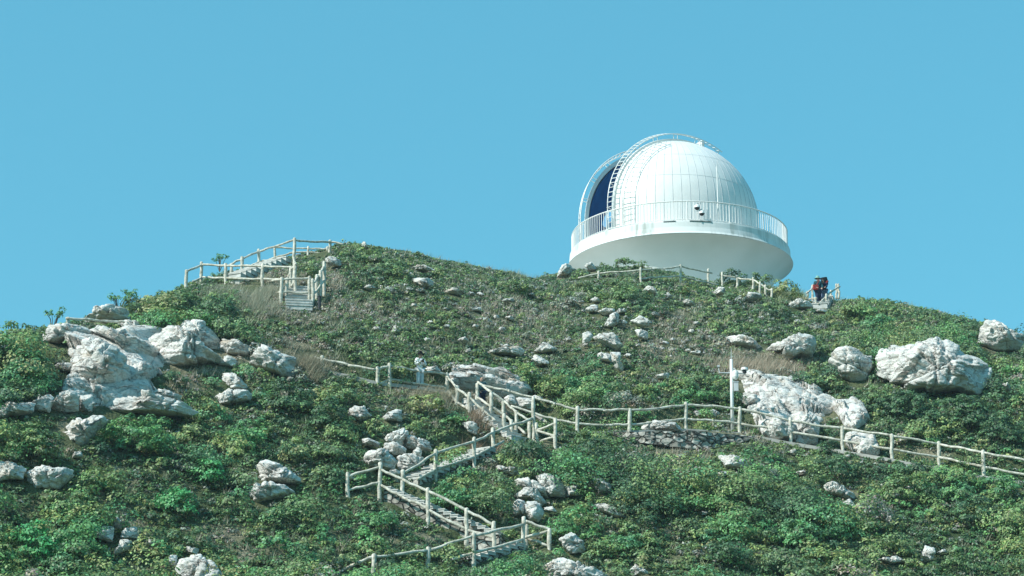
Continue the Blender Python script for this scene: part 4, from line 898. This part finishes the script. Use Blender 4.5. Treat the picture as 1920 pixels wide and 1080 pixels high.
DRY = [(560, 665, 60, 30, 1), (450, 690, 70, 28, .8), (370, 690, 60, 30, 1), (345, 730, 40, 20, .8), (820, 745, 75, 30, 1), (905, 775, 45, 28, 1.1), (1420, 690, 80, 25, 1.2), (1260, 610, 70, 40, .7), (1230, 880, 70, 30, .8),
       (1410, 885, 50, 25, .7), (700, 590, 150, 45, .55), (950, 590, 170, 50, .65), (900, 530, 130, 25, .4), (560, 590, 80, 30, .7), (1240, 640, 120, 50, .5), (1000, 640, 120, 30, .5), (630, 690, 50, 15, .9), (700, 640, 100, 30, .45),
       (1180, 770, 90, 25, .45), (1330, 640, 70, 35, .6), (1500, 545, 50, 20, .9), (520, 535, 90, 30, .8), (480, 570, 60, 25, .6), (1280, 850, 60, 30, .9), (1400, 820, 60, 18, .8), (620, 530, 40, 40, .7), (1560, 720, 120, 25, .35), (430, 1010, 90, 40, .4), (100, 850, 50, 20, .6), (270, 1000, 50, 20, .5),
       (900, 880, 40, 20, .5), (940, 850, 40, 15, .6), (1100, 960, 120, 60, .3), (620, 1000, 100, 40, .3), (1500, 680, 50, 30, .6), (840, 640, 150, 30, .35)]
def dryness(px, py):
    d = np.zeros(len(px))
    for x, y, rx, ry, a in DRY: d = np.maximum(d, a * np.exp(-(((px - x) / rx) ** 2 + ((py - y) / ry) ** 2)))
    return d * np.where((py < 640) & (px > 640) & (px < 1400), .72, 1)
def sample_ground(n, y0=63, y1=119, amax=.252):
    Y = rng.uniform(y0, y1, n * 2); keep = rng.uniform(0, y1, n * 2) < Y; Y = Y[keep][:n]
    a = rng.uniform(-amax, amax, len(Y)); yc = yC(a); ok = Y < yc + 2.5; a, Y = a[ok], Y[ok]
    x = a * Y; z = groundz(x, Y); return np.stack([x, Y, z], 1)
def leaf_quads(c, n, size, g, asp=.55):
    r = g.normal(size=c.shape); t = np.cross(n, r); t /= np.linalg.norm(t, axis=1)[:, None] + 1e-9; b = np.cross(n, t)
    s = size[:, None]
    V = np.stack([c + t * s, c + b * s * asp, c - t * s, c - b * s * asp], 1)
    return V.reshape(-1, 3), np.arange(len(c) * 4).reshape(-1, 4)
def lobe_leaves(L, rad, tone, per, g, size=(.036, .076), flat=.8, out=None):
    """L lobe centres, rad lobe radii, tone lobe colours -> leaf quads on their surfaces"""
    per = np.broadcast_to(per, (len(L),)); idx = np.repeat(np.arange(len(L)), per); N = len(idx)
    d = g.normal(size=(N, 3)); d[:, 2] = np.abs(d[:, 2]) * 1.0 - .35 * g.random(N); d[:, 1] -= .15; d /= np.linalg.norm(d, axis=1)[:, None]
    rr = rad[idx] * g.uniform(.62, 1.12, N)
    c = L[idx] + d * rr[:, None] * np.array([1, 1, flat])
    n = d * (.75 if out is not None else 1.1) + .42 * g.normal(size=(N, 3)) + (out[idx] * .75 if out is not None else 0) + np.array([-.12, -.1, .12]); n /= np.linalg.norm(n, axis=1)[:, None]
    V, F = leaf_quads(c, n, g.uniform(size[0], size[1], N), g)
    col = tone[idx] * g.uniform(.45, 1.6, N)[:, None] * (1 + .12 * g.normal(size=(N, 3)) * np.array([1, .5, 1]))
    return V, F, np.clip(col, .008, .5)
def pick(names, g): 
    out = np.zeros((len(names), 3))
    for k in PAL:
        m = names == k; pk = np.array(PAL[k]); out[m] = pk[g.integers(0, len(pk), m.sum())]
    return out
def cover():
    g = np.random.default_rng(11)
    # bushes ---------------------------------------------------
    B = sample_ground(11500); px, py = proj(B); dr = dryness(px, py)
    nz = fbm(B * np.array([.30, .30, .0]), 21, 3); nz2 = fbm(B * np.array([.8, .8, 0]), 22, 2)
    skyl = np.interp(px, [p[0] for p in SKY], [p[1] for p in SKY]); dep = py - skyl
    upper = (py < 720) & (px > 480) & (px < 1600)
    rad = (.24 + .42 * g.random(len(B)) ** 1.6) * (1 + .6 * np.clip(nz, -1, 1)); rad = np.where(upper, rad * .78, rad * 1.35)
    rad = np.where((px < 480) | (py > 860), rad * 1.15, rad); rad = np.where((g.random(len(B)) < .08) & ~upper & (dep > 45), rad * 1.7, rad); rad = np.where(dep < 30, np.minimum(rad * .7, .3), rad)
    keep = (g.random(len(B)) > dr * .9) & ~((nz2 < -.5) & (nz < .3)); ht = rad * g.uniform(.75, 1.35, len(B)); ht = np.where(upper, ht * .85, ht)
    keep &= ~masked(B, ht * 1.3)
    nm = np.where(nz2 > .35, 'lush', np.where(nz2 < -.25, 'dark', 'mid')).astype(object)
    u = g.random(len(B)); nm = np.where(u < .13, 'yellow', nm); nm = np.where((u > .9) & upper, 'grey', nm); nm = np.where((u > .985) & ~upper, 'brown', nm)
    nm = np.where((px < 560) & (u > .3) & (u < .7) & (nz > -.1), 'lush', nm); nm = np.where((px > 1450) & (py > 720) & (py < 900) & (u > .2) & (u < .8), 'dark', nm)
    nm = np.where(upper & (nm == 'lush'), 'mid', nm)
    nm = np.where((dr > .35) & (u > .45), 'grey', nm)
    B, rad, ht, nm = B[keep], rad[keep], ht[keep], nm[keep]; tone = pick(nm, g)
    k = np.clip((rad / .08).astype(int), 3, 20); idx = np.repeat(np.arange(len(B)), k); N = len(idx)
    d = g.normal(size=(N, 3)); d[:, 2] = np.abs(d[:, 2]); d /= np.linalg.norm(d, axis=1)[:, None]; q = g.uniform(.62, .9, N)
    L = B[idx] + d * q[:, None] * np.stack([rad[idx], rad[idx], ht[idx]], 1); lr = rad[idx] * g.uniform(.26, .42, N); LO = d
    lt = tone[idx] * g.uniform(.82, 1.2, N)[:, None]
    # low cover -------------------------------------------------
    C = sample_ground(75000); px, py = proj(C); dr = dryness(px, py); nz = fbm(C * np.array([.5, .5, 0]), 25, 2)
    keep = (g.random(len(C)) > dr * .9) & ~masked(C, .2); C = C[keep]; dr = dr[keep]; px, py = px[keep], py[keep]; nz = nz[keep]; u = g.random(len(C))
    up = (py < 720) & (px > 480) & (px < 1600)
    nm = np.where(nz > .3, 'mid', 'dark').astype(object); nm = np.where(u < .25, 'mid', nm); nm = np.where(u > .9, 'grey', nm); nm = np.where((u > .78) & up, 'grey', nm); nm = np.where((u > .985), 'brown', nm); nm = np.where((dr > .35) & (u > .4), 'brown', nm)
    C[:, 2] += .05; cr = g.uniform(.09, .19, len(C)); ct = pick(nm, g)
    LO = np.concatenate([LO, np.tile(np.array([[0, 0, .6]]), (len(C), 1))]); LL = np.concatenate([L, C]); RR = np.concatenate([lr, cr]); TT = np.concatenate([lt, ct])
    per = np.clip((RR / .15) ** 1.4 * 21, 9, 70).astype(int)
    px, py = proj(LL); m = masked(LL, RR * .7); vis = ~m & (px > -60) & (px < 1980) & (py < 1120)
    print('lobes', len(LL), 'kept', vis.sum(), 'leaves', per[vis].sum())
    V, F, Cc = lobe_leaves(LL[vis], RR[vis], TT[vis], per[vis], g, out=LO[vis])
    o = np_mesh('scrub_cover', V, F, M_leaf, Cc); o['kind'] = 'stuff'; o['label'] = 'low dense green scrub covering the whole hillside'; o['category'] = 'scrub'
    # outside the picture the same scrub, coarser
    Bo = sample_ground(9000, 40, 125, .55); px, py = proj(Bo); out = (px < -40) | (px > 1960) | (py > 1110)
    Bo = Bo[out]; Bo[:, 2] += .1; rr = g.uniform(.3, .6, len(Bo)); V, F, Cc = lobe_leaves(Bo, rr, pick(np.where(g.random(len(Bo)) < .5, 'mid', 'dark').astype(object), g), 26, g, (.10, .18))
    o = np_mesh('scrub_cover', V, F, M_leaf, Cc); o['kind'] = 'stuff'; o['label'] = 'scrub on the flanks of the hill beyond the picture edges'; o['category'] = 'scrub'
cover()
def tufts(C, h, n, col, g, spread=.12, wid=.012, lean=(.25, 0, 0)):
    idx = np.repeat(np.arange(len(C)), n); N = len(idx)
    b = C[idx] + np.stack([g.normal(size=N) * spread, g.normal(size=N) * spread, np.zeros(N)], 1)
    hh = h[idx] * g.uniform(.5, 1.15, N); dx = g.normal(size=N) * .35 * hh + lean[0] * hh; dy = g.normal(size=N) * .3 * hh
    top = b + np.stack([dx, dy, hh], 1); wv = g.uniform(.7, 1.3, N) * wid; an = g.uniform(0, 3.14, N); o = np.stack([np.cos(an) * wv, np.sin(an) * wv, 0 * wv], 1)
    V = np.stack([b - o, b + o, top], 1).reshape(-1, 3); F = np.arange(N * 3).reshape(-1, 3)
    return V, F, np.clip(col[idx] * g.uniform(.7, 1.3, N)[:, None], .01, .6)
def grass():
    g = np.random.default_rng(12)
    C = sample_ground(42000); px, py = proj(C); dr = dryness(px, py); up = (py < 720) & (px > 480) & (px < 1600)
    p = np.clip(dr * 1.1 + np.where(up, .15, .09), 0, 1); keep = (g.random(len(C)) < p) & ~masked(C, .3); C, dr, up = C[keep], dr[keep], up[keep]
    pal = np.array([(.44, .41, .31), (.38, .36, .26), (.48, .43, .33), (.34, .36, .25), (.42, .36, .27)]); col = pal[g.integers(0, 5, len(C))]
    gr = np.array([(.24, .30, .15), (.30, .33, .22)]); low = (dr < .3) & (g.random(len(C)) < .6); col[low] = gr[g.integers(0, 2, low.sum())]
    V, F, Cc = tufts(C, g.uniform(.18, .42, len(C)), 13, col, g)
    print('grass blades', len(F))
    o = np_mesh('dry_grass', V, F, M_grass, Cc); o['kind'] = 'stuff'; o['label'] = 'tan and grey dry grass between the low shrubs'; o['category'] = 'grass'
    # taller brown plumes leaning with the wind
    for (cx, cy, rx, ry, n, h, c, lab) in ((575, 685, 30, 22, 150, .7, (.32, .29, .20), 'tall brown grass blowing beside the big angular boulder'), (905, 790, 28, 24, 120, .55, (.30, .22, .15), 'reddish brown grass filling the gap left of the narrow stairs'),
                                   (820, 735, 60, 22, 160, .5, (.38, .34, .23), 'straw grass at the feet of the person in white'), (1425, 690, 75, 18, 160, .42, (.46, .38, .28), 'pinkish dry grass above the fissured outcrop'),
                                   (490, 560, 80, 28, 220, .7, (.36, .36, .26), 'tall grey straw in front of the upper left fence'), (1500, 556, 45, 12, 110, .55, (.32, .36, .18), 'olive grass tuft between dome bush and hikers')):
        pts = []
        for k in range(n):
            X_, Y_ = g.normal(cx, rx * .6), g.normal(cy, ry * .6); q = G(X_, Y_); pts.append((q.x, q.y, float(groundz(q.x, q.y))))
        C = np.array(pts); C = C[~masked(C, h * .6)]
        V, F, Cc = tufts(C, g.uniform(.7, 1.1, len(C)) * h, 26, np.tile(np.array(c), (len(C), 1)), g, .15, .011, (.45, 0, 0))
        o = np_mesh('tall_grass', V, F, M_grass, Cc); o['kind'] = 'stuff'; o['label'] = lab; o['category'] = 'grass'
grass()
# single bushes one can tell apart: (x, foot y, width px, height px, tone, label)
SHR = [
 (1372, 532, 66, 34, 'dark', 'dark rounded bush at the foot of the dome behind the low fence'),
 (1425, 536, 46, 30, 'mid', 'mid green bush under the right rim of the gallery'),
 (1470, 560, 60, 40, 'yellow', 'olive feathery bush between the gallery rim and the hikers'),
 (322, 724, 72, 40, 'dark', 'dark round bush in the lap of the left outcrop'),
 (60, 872, 120, 84, 'mid', 'big dense bush below the ledge at the left, over the flat topped block'),
 (255, 850, 170, 90, 'lush', 'wide bright green bush right below the long ledge slab'),
 (390, 905, 70, 60, 'bright', 'vivid emerald bush in the middle of the left scrub'),
 (330, 960, 90, 55, 'bright', 'green bush left below the vivid emerald bush'),
 (365, 1030, 90, 50, 'dark', 'dark hollow bush above the wrinkled bottom edge boulder'),
 (520, 1030, 80, 40, 'lush', 'leafy green bush near the bottom edge left of the lowest fence'),
 (50, 728, 100, 74, 'lush', 'tall leafy bush left of the ledge blocks'),
 (45, 650, 90, 50, 'mid', 'bush on the left skyline beside the broad tilted slab'),
 (330, 590, 110, 58, 'mid', 'large bush on the skyline behind the overhanging grey boulder'),
 (405, 610, 110, 60, 'dark', 'deep green bush below the long level fence'),
 (250, 585, 50, 30, 'dark', 'small dark bush behind the low white skyline boulder'),
 (205, 588, 46, 22, 'lush', 'little bush growing against the low white skyline boulder'),
 (475, 710, 90, 34, 'mid', 'spreading bush under the big angular boulder'),
 (540, 770, 120, 60, 'dark', 'broad dark bush right of the split white block'),
 (620, 800, 90, 60, 'dark', 'dark bush left of the fused white rocks'),
 (640, 760, 90, 46, 'mid', 'green bush above the fused white rocks'),
 (800, 770, 90, 40, 'yellow', 'yellow green bush in front of the straw grass'),
 (850, 830, 60, 40, 'mid', 'bush between middle stairs and mottled grey rock'),
 (985, 870, 110, 50, 'dark', 'dark thicket under the junction post right of the middle stairs'),
 (850, 945, 120, 60, 'lush', 'green bush filling the bend between middle and long stairs'),
 (700, 990, 100, 40, 'lush', 'bush below the rubble side wall of the long stairs'),
 (1556, 822, 44, 48, 'dark', 'round bush growing inside the fissured outcrop'),
 (1700, 785, 130, 70, 'dark', 'large dark bush at the foot of the huge wrinkled boulder'),
 (1815, 800, 130, 80, 'dark', 'tall dark bush right of the foot of the huge wrinkled boulder'),
 (1880, 830, 100, 70, 'dark', 'dark bush at the right edge above the fence'),
 (1650, 760, 90, 40, 'mid', 'mid green bush below the upright blocky boulder'),
 (1560, 900, 130, 50, 'dark', 'dark bush below the triangular slab and the fence'),
 (1380, 940, 120, 60, 'mid', 'bush below the small stone under the retaining wall'),
 (1500, 1030, 130, 60, 'lush', 'wide green bush low on the right slope'),
 (1700, 940, 120, 60, 'mid', 'bush right of the long ribbed rock'),
 (1820, 980, 120, 60, 'dark', 'dark bush in the lower right scrub'),
 (1350, 1060, 120, 50, 'dark', 'shaded bush near the bottom edge right of the small rock'),
 (1220, 560, 90, 26, 'mid', 'low bush under the sagging fence'),
 (1165, 505, 110, 22, 'mid', 'low bushes on the crest in front of the gallery'),
 (1070, 580, 60, 34, 'grey', 'grey leafless looking bush left of the upper chain of rocks'),
 (670, 480, 90, 26, 'mid', 'bush on the top of the left hill right of the skyline fence'),
 (580, 525, 50, 36, 'mid', 'bush above the head on stairs under the skyline fence'),
 (680, 640, 50, 36, 'dark', 'dark bush alone on the central slope'),
 (800, 560, 60, 24, 'dark', 'dark bush below the lower flat crest rock'),
 (120, 960, 110, 60, 'mid', 'bush under the wide bright flat topped block'),
 (60, 1040, 130, 70, 'bright', 'bright green bush in the bottom left corner'),
 (620, 910, 60, 44, 'dark', 'dark bush left of the corner landing fence'),
]
def shrub(i, x, yb, wpx, hpx, tone, label):
    g = np.random.default_rng(500 + i); Y = Gy(x, yb); m_ = mpp(Y); w_, h_ = wpx * m_, hpx * m_ * 1.15
    base = P(x, yb, Y); gz = float(groundz(base.x, base.y)); base.z = gz
    n = int(np.clip(w_ * h_ * 16, 10, 90)); d = g.normal(size=(n, 3)); d[:, 2] = np.abs(d[:, 2]); d /= np.linalg.norm(d, axis=1)[:, None]
    q = g.uniform(.6, .92, n); irr = 1 + .22 * vnoise(d * 2.2 + i * 5, 3)
    L = d * (q * irr)[:, None] * np.array([w_ / 2, min(w_ / 2, .9), h_ * .82]); L[:, 2] += h_ * .08
    Lw = L + np.array(base); lr = g.uniform(.13, .26, n) * np.clip(h_, .5, 1.2) ** .5
    ok = ~masked(Lw, lr * .6); Lw, lr = Lw[ok], lr[ok]
    if len(Lw) < 3: print('shrub hidden', label); return
    t = pick(np.array([tone] * len(Lw), dtype=object), g) * g.uniform(.8, 1.2, len(Lw))[:, None]
    per = np.clip((lr / .15) ** 1.4 * 26, 14, 70).astype(int)
    V, F, Cc = lobe_leaves(Lw, lr, t, per, g, out=d[ok])
    o = np_mesh('shrub', V, F, M_leaf, Cc, origin=tuple(base)); tag(o, label, 'shrub', 'shrubs standing out of the scrub')
for i, s_ in enumerate(SHR): shrub(i, *s_)
# wispy saplings on the left skyline, stems showing
def sapling(x, yb, wpx, hpx, label, i, n=9):
    g = np.random.default_rng(800 + i); Y = Gy(x, yb) + .3; b = P(x, yb, Y); m_ = mpp(Y); rt = empty('sapling', b, label, 'sapling', 'wispy saplings on the left skyline')
    m = MB(); tips = []
    for k in range(n):
        tx = g.uniform(-.5, .5) * wpx * m_; tz = g.uniform(.45, 1) * hpx * m_; e = b + Vector((tx, g.uniform(-.2, .2), tz)); mid = b.lerp(e, .5) + Vector((g.normal() * .04, 0, .03)); m.tube([b - Z * .3, mid, e], [.018, .012, .005], 5); tips += [e, mid.lerp(e, .5)]
    m.build('stems', M_twig, rt)
    L = np.array([tuple(t) for t in tips]); lr = g.uniform(.07, .15, len(L)); t = pick(np.array(['lush'] * len(L), dtype=object), g)
    V, F, C = lobe_leaves(L, lr, t, 16, g, (.03, .055), 1); np_mesh('foliage', V - np.array(b), F, M_leaf, C, parent=rt)
sapling(100, 612, 36, 42, 'wispy sapling sticking up into the sky above the broad tilted slab', 1)
sapling(222, 572, 40, 20, 'thin sapling above the low white skyline boulder', 2)
sapling(242, 566, 24, 24, 'small sapling right of the low white skyline boulder', 3)
sapling(20, 622, 26, 18, 'tiny sapling on the skyline at the left edge', 4, 5)
sapling(412, 498, 26, 20, 'bare looking sapling poking above the long level fence', 5, 7)

# ---------------------------------------------------------------- people
M_skin = noise_mat('skin', (.42, .26, .19), (.5, .32, .24), 8, .6)
def plain(n, c, r=.8): return noise_mat(n, tuple(x * .92 for x in c), c, 9, r, .2, 30, spec=.2)
def skin(name, chains, m, parent, rot, loc, root=0, sub=1):
    """chains: lists of (x, y, z, radius) sharing joints by equal coordinates; y is forward"""
    vs, rs, es, key = [], [], [], {}
    for ch in chains:
        last = None
        for (x, y, z, r) in ch:
            k = (round(x, 4), round(y, 4), round(z, 4))
            if k not in key: key[k] = len(vs); vs.append((x, y, z)); rs.append(r)
            if last is not None and last != key[k]: es.append((last, key[k]))
            last = key[k]
    me = bpy.data.meshes.new(name); me.from_pydata(vs, es, []); o = bpy.data.objects.new(name, me); COL.objects.link(o)
    md = o.modifiers.new('s', 'SKIN'); md.use_smooth_shade = True
    if not me.skin_vertices:
        bm = bmesh.new(); bm.from_mesh(me); bm.verts.layers.skin.verify(); bm.to_mesh(me); bm.free()
    for k, sv in enumerate(me.skin_vertices[0].data): rr = rs[k]; sv.radius = rr if isinstance(rr, tuple) else (rr, rr); sv.use_root = (k == root)
    ss = o.modifiers.new('b', 'SUBSURF'); ss.levels = sub; ss.render_levels = sub
    dg = bpy.context.evaluated_depsgraph_get(); ev = bpy.data.meshes.new_from_object(o.evaluated_get(dg)); o.modifiers.clear(); o.data = ev
    ev.transform(Matrix.Rotation(rot, 4, 'Z')); ev.materials.clear(); ev.materials.append(m); ev.polygons.foreach_set('use_smooth', np.ones(len(ev.polygons), bool)); o.parent = parent
    return o
def person(loc, rot, label, top, legs, hair, arms, stance=.0, hat=None, lean=0, tall=1.0, skinm=None):
    """arms: for each side (elbow xyz, wrist xyz) in body space, y forward"""
    rt = empty('person', loc, label, 'person')
    def T(x, y, z): 
        if z > .9: y += lean * (z - .9); z -= abs(lean) * .25 * (z - .9)
        return (x * tall, y * tall, z * tall)
    def q(x, y, z, r): return (*T(x, y, z), r)
    pel, wai, che, nek = q(0, 0, .95, (.13, .10)), q(0, 0, 1.10, (.12, .09)), q(0, 0, 1.30, (.15, .10)), q(0, 0, 1.47, .055)
    hd0, hd1, hd2 = q(0, .02, 1.54, (.062, .075)), q(0, .02, 1.62, (.076, .09)), q(0, .01, 1.70, (.055, .065))
    body = [[pel, wai, che, nek, hd0, hd1, hd2], [hd0, q(0, .115, 1.59, .014)]]
    sh = []; slv = []; hands = []
    for sd, (el, wr) in zip((-1, 1), arms):
        s0 = q(sd * .17, 0, 1.40, .06); e0 = q(*el, .042); w0 = q(*wr, .03); ev = Vector(w0[:3]) - Vector(e0[:3]); ev.normalize(); wv = Vector(w0[:3])
        pm = wv + ev * .06; palm = (*pm, .034); body.append([che, s0, e0, w0, palm]); slv.append([che, s0, e0, w0])
        side = ev.cross(Vector((0, 0, 1))); side = side.normalized() if side.length > .1 else Vector((1, 0, 0)); crl = ev.cross(side).normalized()
        for fk, ln in enumerate((.055, .065, .06, .045)):
            o_ = side * (.03 - .02 * fk); a = pm + o_ * .9 + ev * .035; b_ = a + ev * ln * .6; c_ = b_ + ev * ln * .3 - crl * ln * .35
            body.append([palm, (*a, .010), (*b_, .0095), (*c_, .008)])
        a = pm - ev * .02 + side * .035 - crl * .01; b_ = a + (side * .6 + ev * .6 - crl * .3).normalized() * .045; body.append([palm, (*a, .013), (*b_, .010)])
    trs = []
    for sd in (-1, 1):
        hp = q(sd * .09, 0, .90, .085); kn = q(sd * (.10), .04 + sd * stance * .5, .50, .058); an = q(sd * .11, sd * stance, .09, .04); toe = q(sd * .12, sd * stance + .14, .035, .03)
        body.append([pel, hp, kn, an, toe]); trs.append([pel, hp, kn, q(sd * .11, sd * stance, .13, .05)])
    def grow(chs, g): return [[(*v[:3], (v[3][0] + g, v[3][1] + g) if isinstance(v[3], tuple) else v[3] + g) for v in c] for c in chs]
    skin('body', body, skinm or M_skin, rt, rot, loc)
    skin('shirt', grow([[pel, wai, che]] + slv, .026), top, rt, rot, loc)
    skin('trousers', grow(trs, .030), legs, rt, rot, loc)
    skin('hair', [[q(0, -.035, 1.55, (.06, .05)), q(0, -.02, 1.64, (.082, .085)), q(0, -.005, 1.725, (.068, .075))]], hair, rt, rot, loc)
    for sd in (-1, 1): 
        skin('shoe', [[q(sd * .11, sd * stance - .05, .045, .05), q(sd * .12, sd * stance + .06, .045, .048), q(sd * .12, sd * stance + .16, .035, .038)]], M_dark, rt, rot, loc)
    if hat:
        m = MB(); c = Vector(T(0, .01, 1.70)); m.lathe(c, [(.01, .09), (.07, .08), (.10, .02), (.105, -.01), (.17, -.05), (.172, -.058), (.10, -.02)], 18); M4 = Matrix.Rotation(rot, 4, 'Z'); m.v = [tuple(M4 @ Vector(v)) for v in m.v]
        me = bpy.data.meshes.new('hat'); me.from_pydata(m.v, [], m.f); me.materials.append(hat); o = bpy.data.objects.new('hat', me); COL.objects.link(o); o.parent = rt
    return rt
def at_body(name, m, rt, rot, matl, label=None):
    M4 = Matrix.Rotation(rot, 4, 'Z'); me = bpy.data.meshes.new(name); me.from_pydata([tuple(M4 @ Vector(v)) for v in m.v], [], m.f); me.materials.append(matl)
    o = bpy.data.objects.new(name, me); COL.objects.link(o); o.parent = rt; return o
c_white = plain('white_cotton', (.80, .82, .84)); c_pale = plain('pale_grey_cotton', (.55, .60, .62)); c_black = plain('black_hair', (.012, .012, .014)); c_teal = plain('dark_teal_cloth', (.015, .07, .085)); c_navy = plain('navy_cloth', (.015, .025, .06))
c_red = plain('red_cloth', (.34, .05, .045)); c_tealhat = plain('teal_hat', (.22, .42, .36)); c_blue = plain('grey_blue_cloth', (.16, .22, .34)); c_coral = plain('coral_cloth', (.55, .20, .15))
Yw = Gy(787, 728) + .25; lw = P(787, 729, Yw); rw = math.pi - R(-25)
tw = (729 - 657) * mpp(Yw) / 1.80
rt = person(lw, rw, 'person in white shirt and trousers with black hat looking down at a phone', c_white, c_pale, c_black, [((-.25, .06, 1.14), (-.07, .27, 1.24)), ((.25, .06, 1.14), (.07, .27, 1.24))], .05, c_black, tall=tw)
Mh = MB(); Mh.box((0, .36 * tw, 1.27 * tw), .075, .012, .15, Matrix.Rotation(R(-35), 3, 'X')); Mr = Matrix.Rotation(rw, 3, 'Z')
o = MB().box(Vector(lw) + Mr @ Vector((0, .37 * tw, 1.27 * tw)), .075, .012, .15, Mr @ Matrix.Rotation(R(-35), 3, 'X')).build('phone', M_dark); tag(o, 'dark phone held in both hands by the person in white', 'phone')
Yv = Gy(895, 756) + .3; lv = P(903, 770, Yv)
person(lv, math.pi + R(20), 'person with long dark hair standing behind the fence beside the long white slab', c_teal, c_navy, c_black, [((-.23, .02, 1.12), (-.20, .12, .90)), ((.23, .04, 1.12), (.18, .20, .95))], .03, tall=(770 - 704) * mpp(Yv) / 1.77)
Yh = Gy(1538, 574) + .3; lh = P(1535, 574, Yh)
rt = person(lh, math.pi + R(10), 'hiker in pale teal bucket hat and dark teal jacket stepping down the small stairs', c_teal, c_navy, c_black, [((-.24, .10, 1.14), (-.16, .25, 1.0)), ((.24, .06, 1.12), (.15, .26, 1.02))], .14, c_tealhat, tall=(574 - 515) * mpp(Yh) / 1.79)
m = MB(); m.tube([Vector((-.14, .10, 1.42)), Vector((0, .16, 1.25)), Vector((.16, .12, .98))], .018, 6); m.box((.17, .15, .93), .26, .14, .24); at_body('shoulder_bag', m, rt, math.pi + R(10), c_red)
Yh2 = Yh + .35; lh2 = P(1547, 570, Yh2)
rt = person(lh2, math.pi - R(25), 'hiker bending forward in navy jacket with dark backpack beside the bucket hat hiker', c_navy, c_blue, c_black, [((-.24, .16, 1.16), (-.20, .36, 1.06)), ((.24, .16, 1.14), (.12, .38, 1.06))], .10, lean=.42, tall=(570 - 525) * mpp(Yh2) / 1.62)
m = MB(); m.tube([Vector((0, -.12, 1.02)), Vector((0, -.06, 1.2)), Vector((0, .02, 1.40))], [.17, .19, .15], 12); at_body('backpack', m, rt, math.pi - R(25), c_black)
m = MB(); m.tube([Vector((-.25, .20, 1.10)), Vector((-.22, .34, 1.02))], [.052, .045], 8); m.tube([Vector((.25, .20, 1.10)), Vector((.14, .36, 1.02))], [.052, .045], 8); at_body('red_sleeves', m, rt, math.pi - R(25), c_red)

# ---------------------------------------------------------------- air
hm_ = bpy.data.materials.new('thin_haze'); hm_.use_nodes = True; t = hm_.node_tree; t.nodes.clear()
pv = t.nodes.new('ShaderNodeVolumePrincipled'); pv.inputs['Color'].default_value = (.80, .93, 1.0, 1); pv.inputs['Density'].default_value = .00030; pv.inputs['Anisotropy'].default_value = .2
ho = t.nodes.new('ShaderNodeOutputMaterial'); t.links.new(pv.outputs[0], ho.inputs['Volume'])
hb = MB().box((0, 100, 23), 460, 290, 55).build('haze', hm_); hb['kind'] = 'stuff'; hb['label'] = 'thin blue air between the viewer and the hill'; hb['category'] = 'haze'
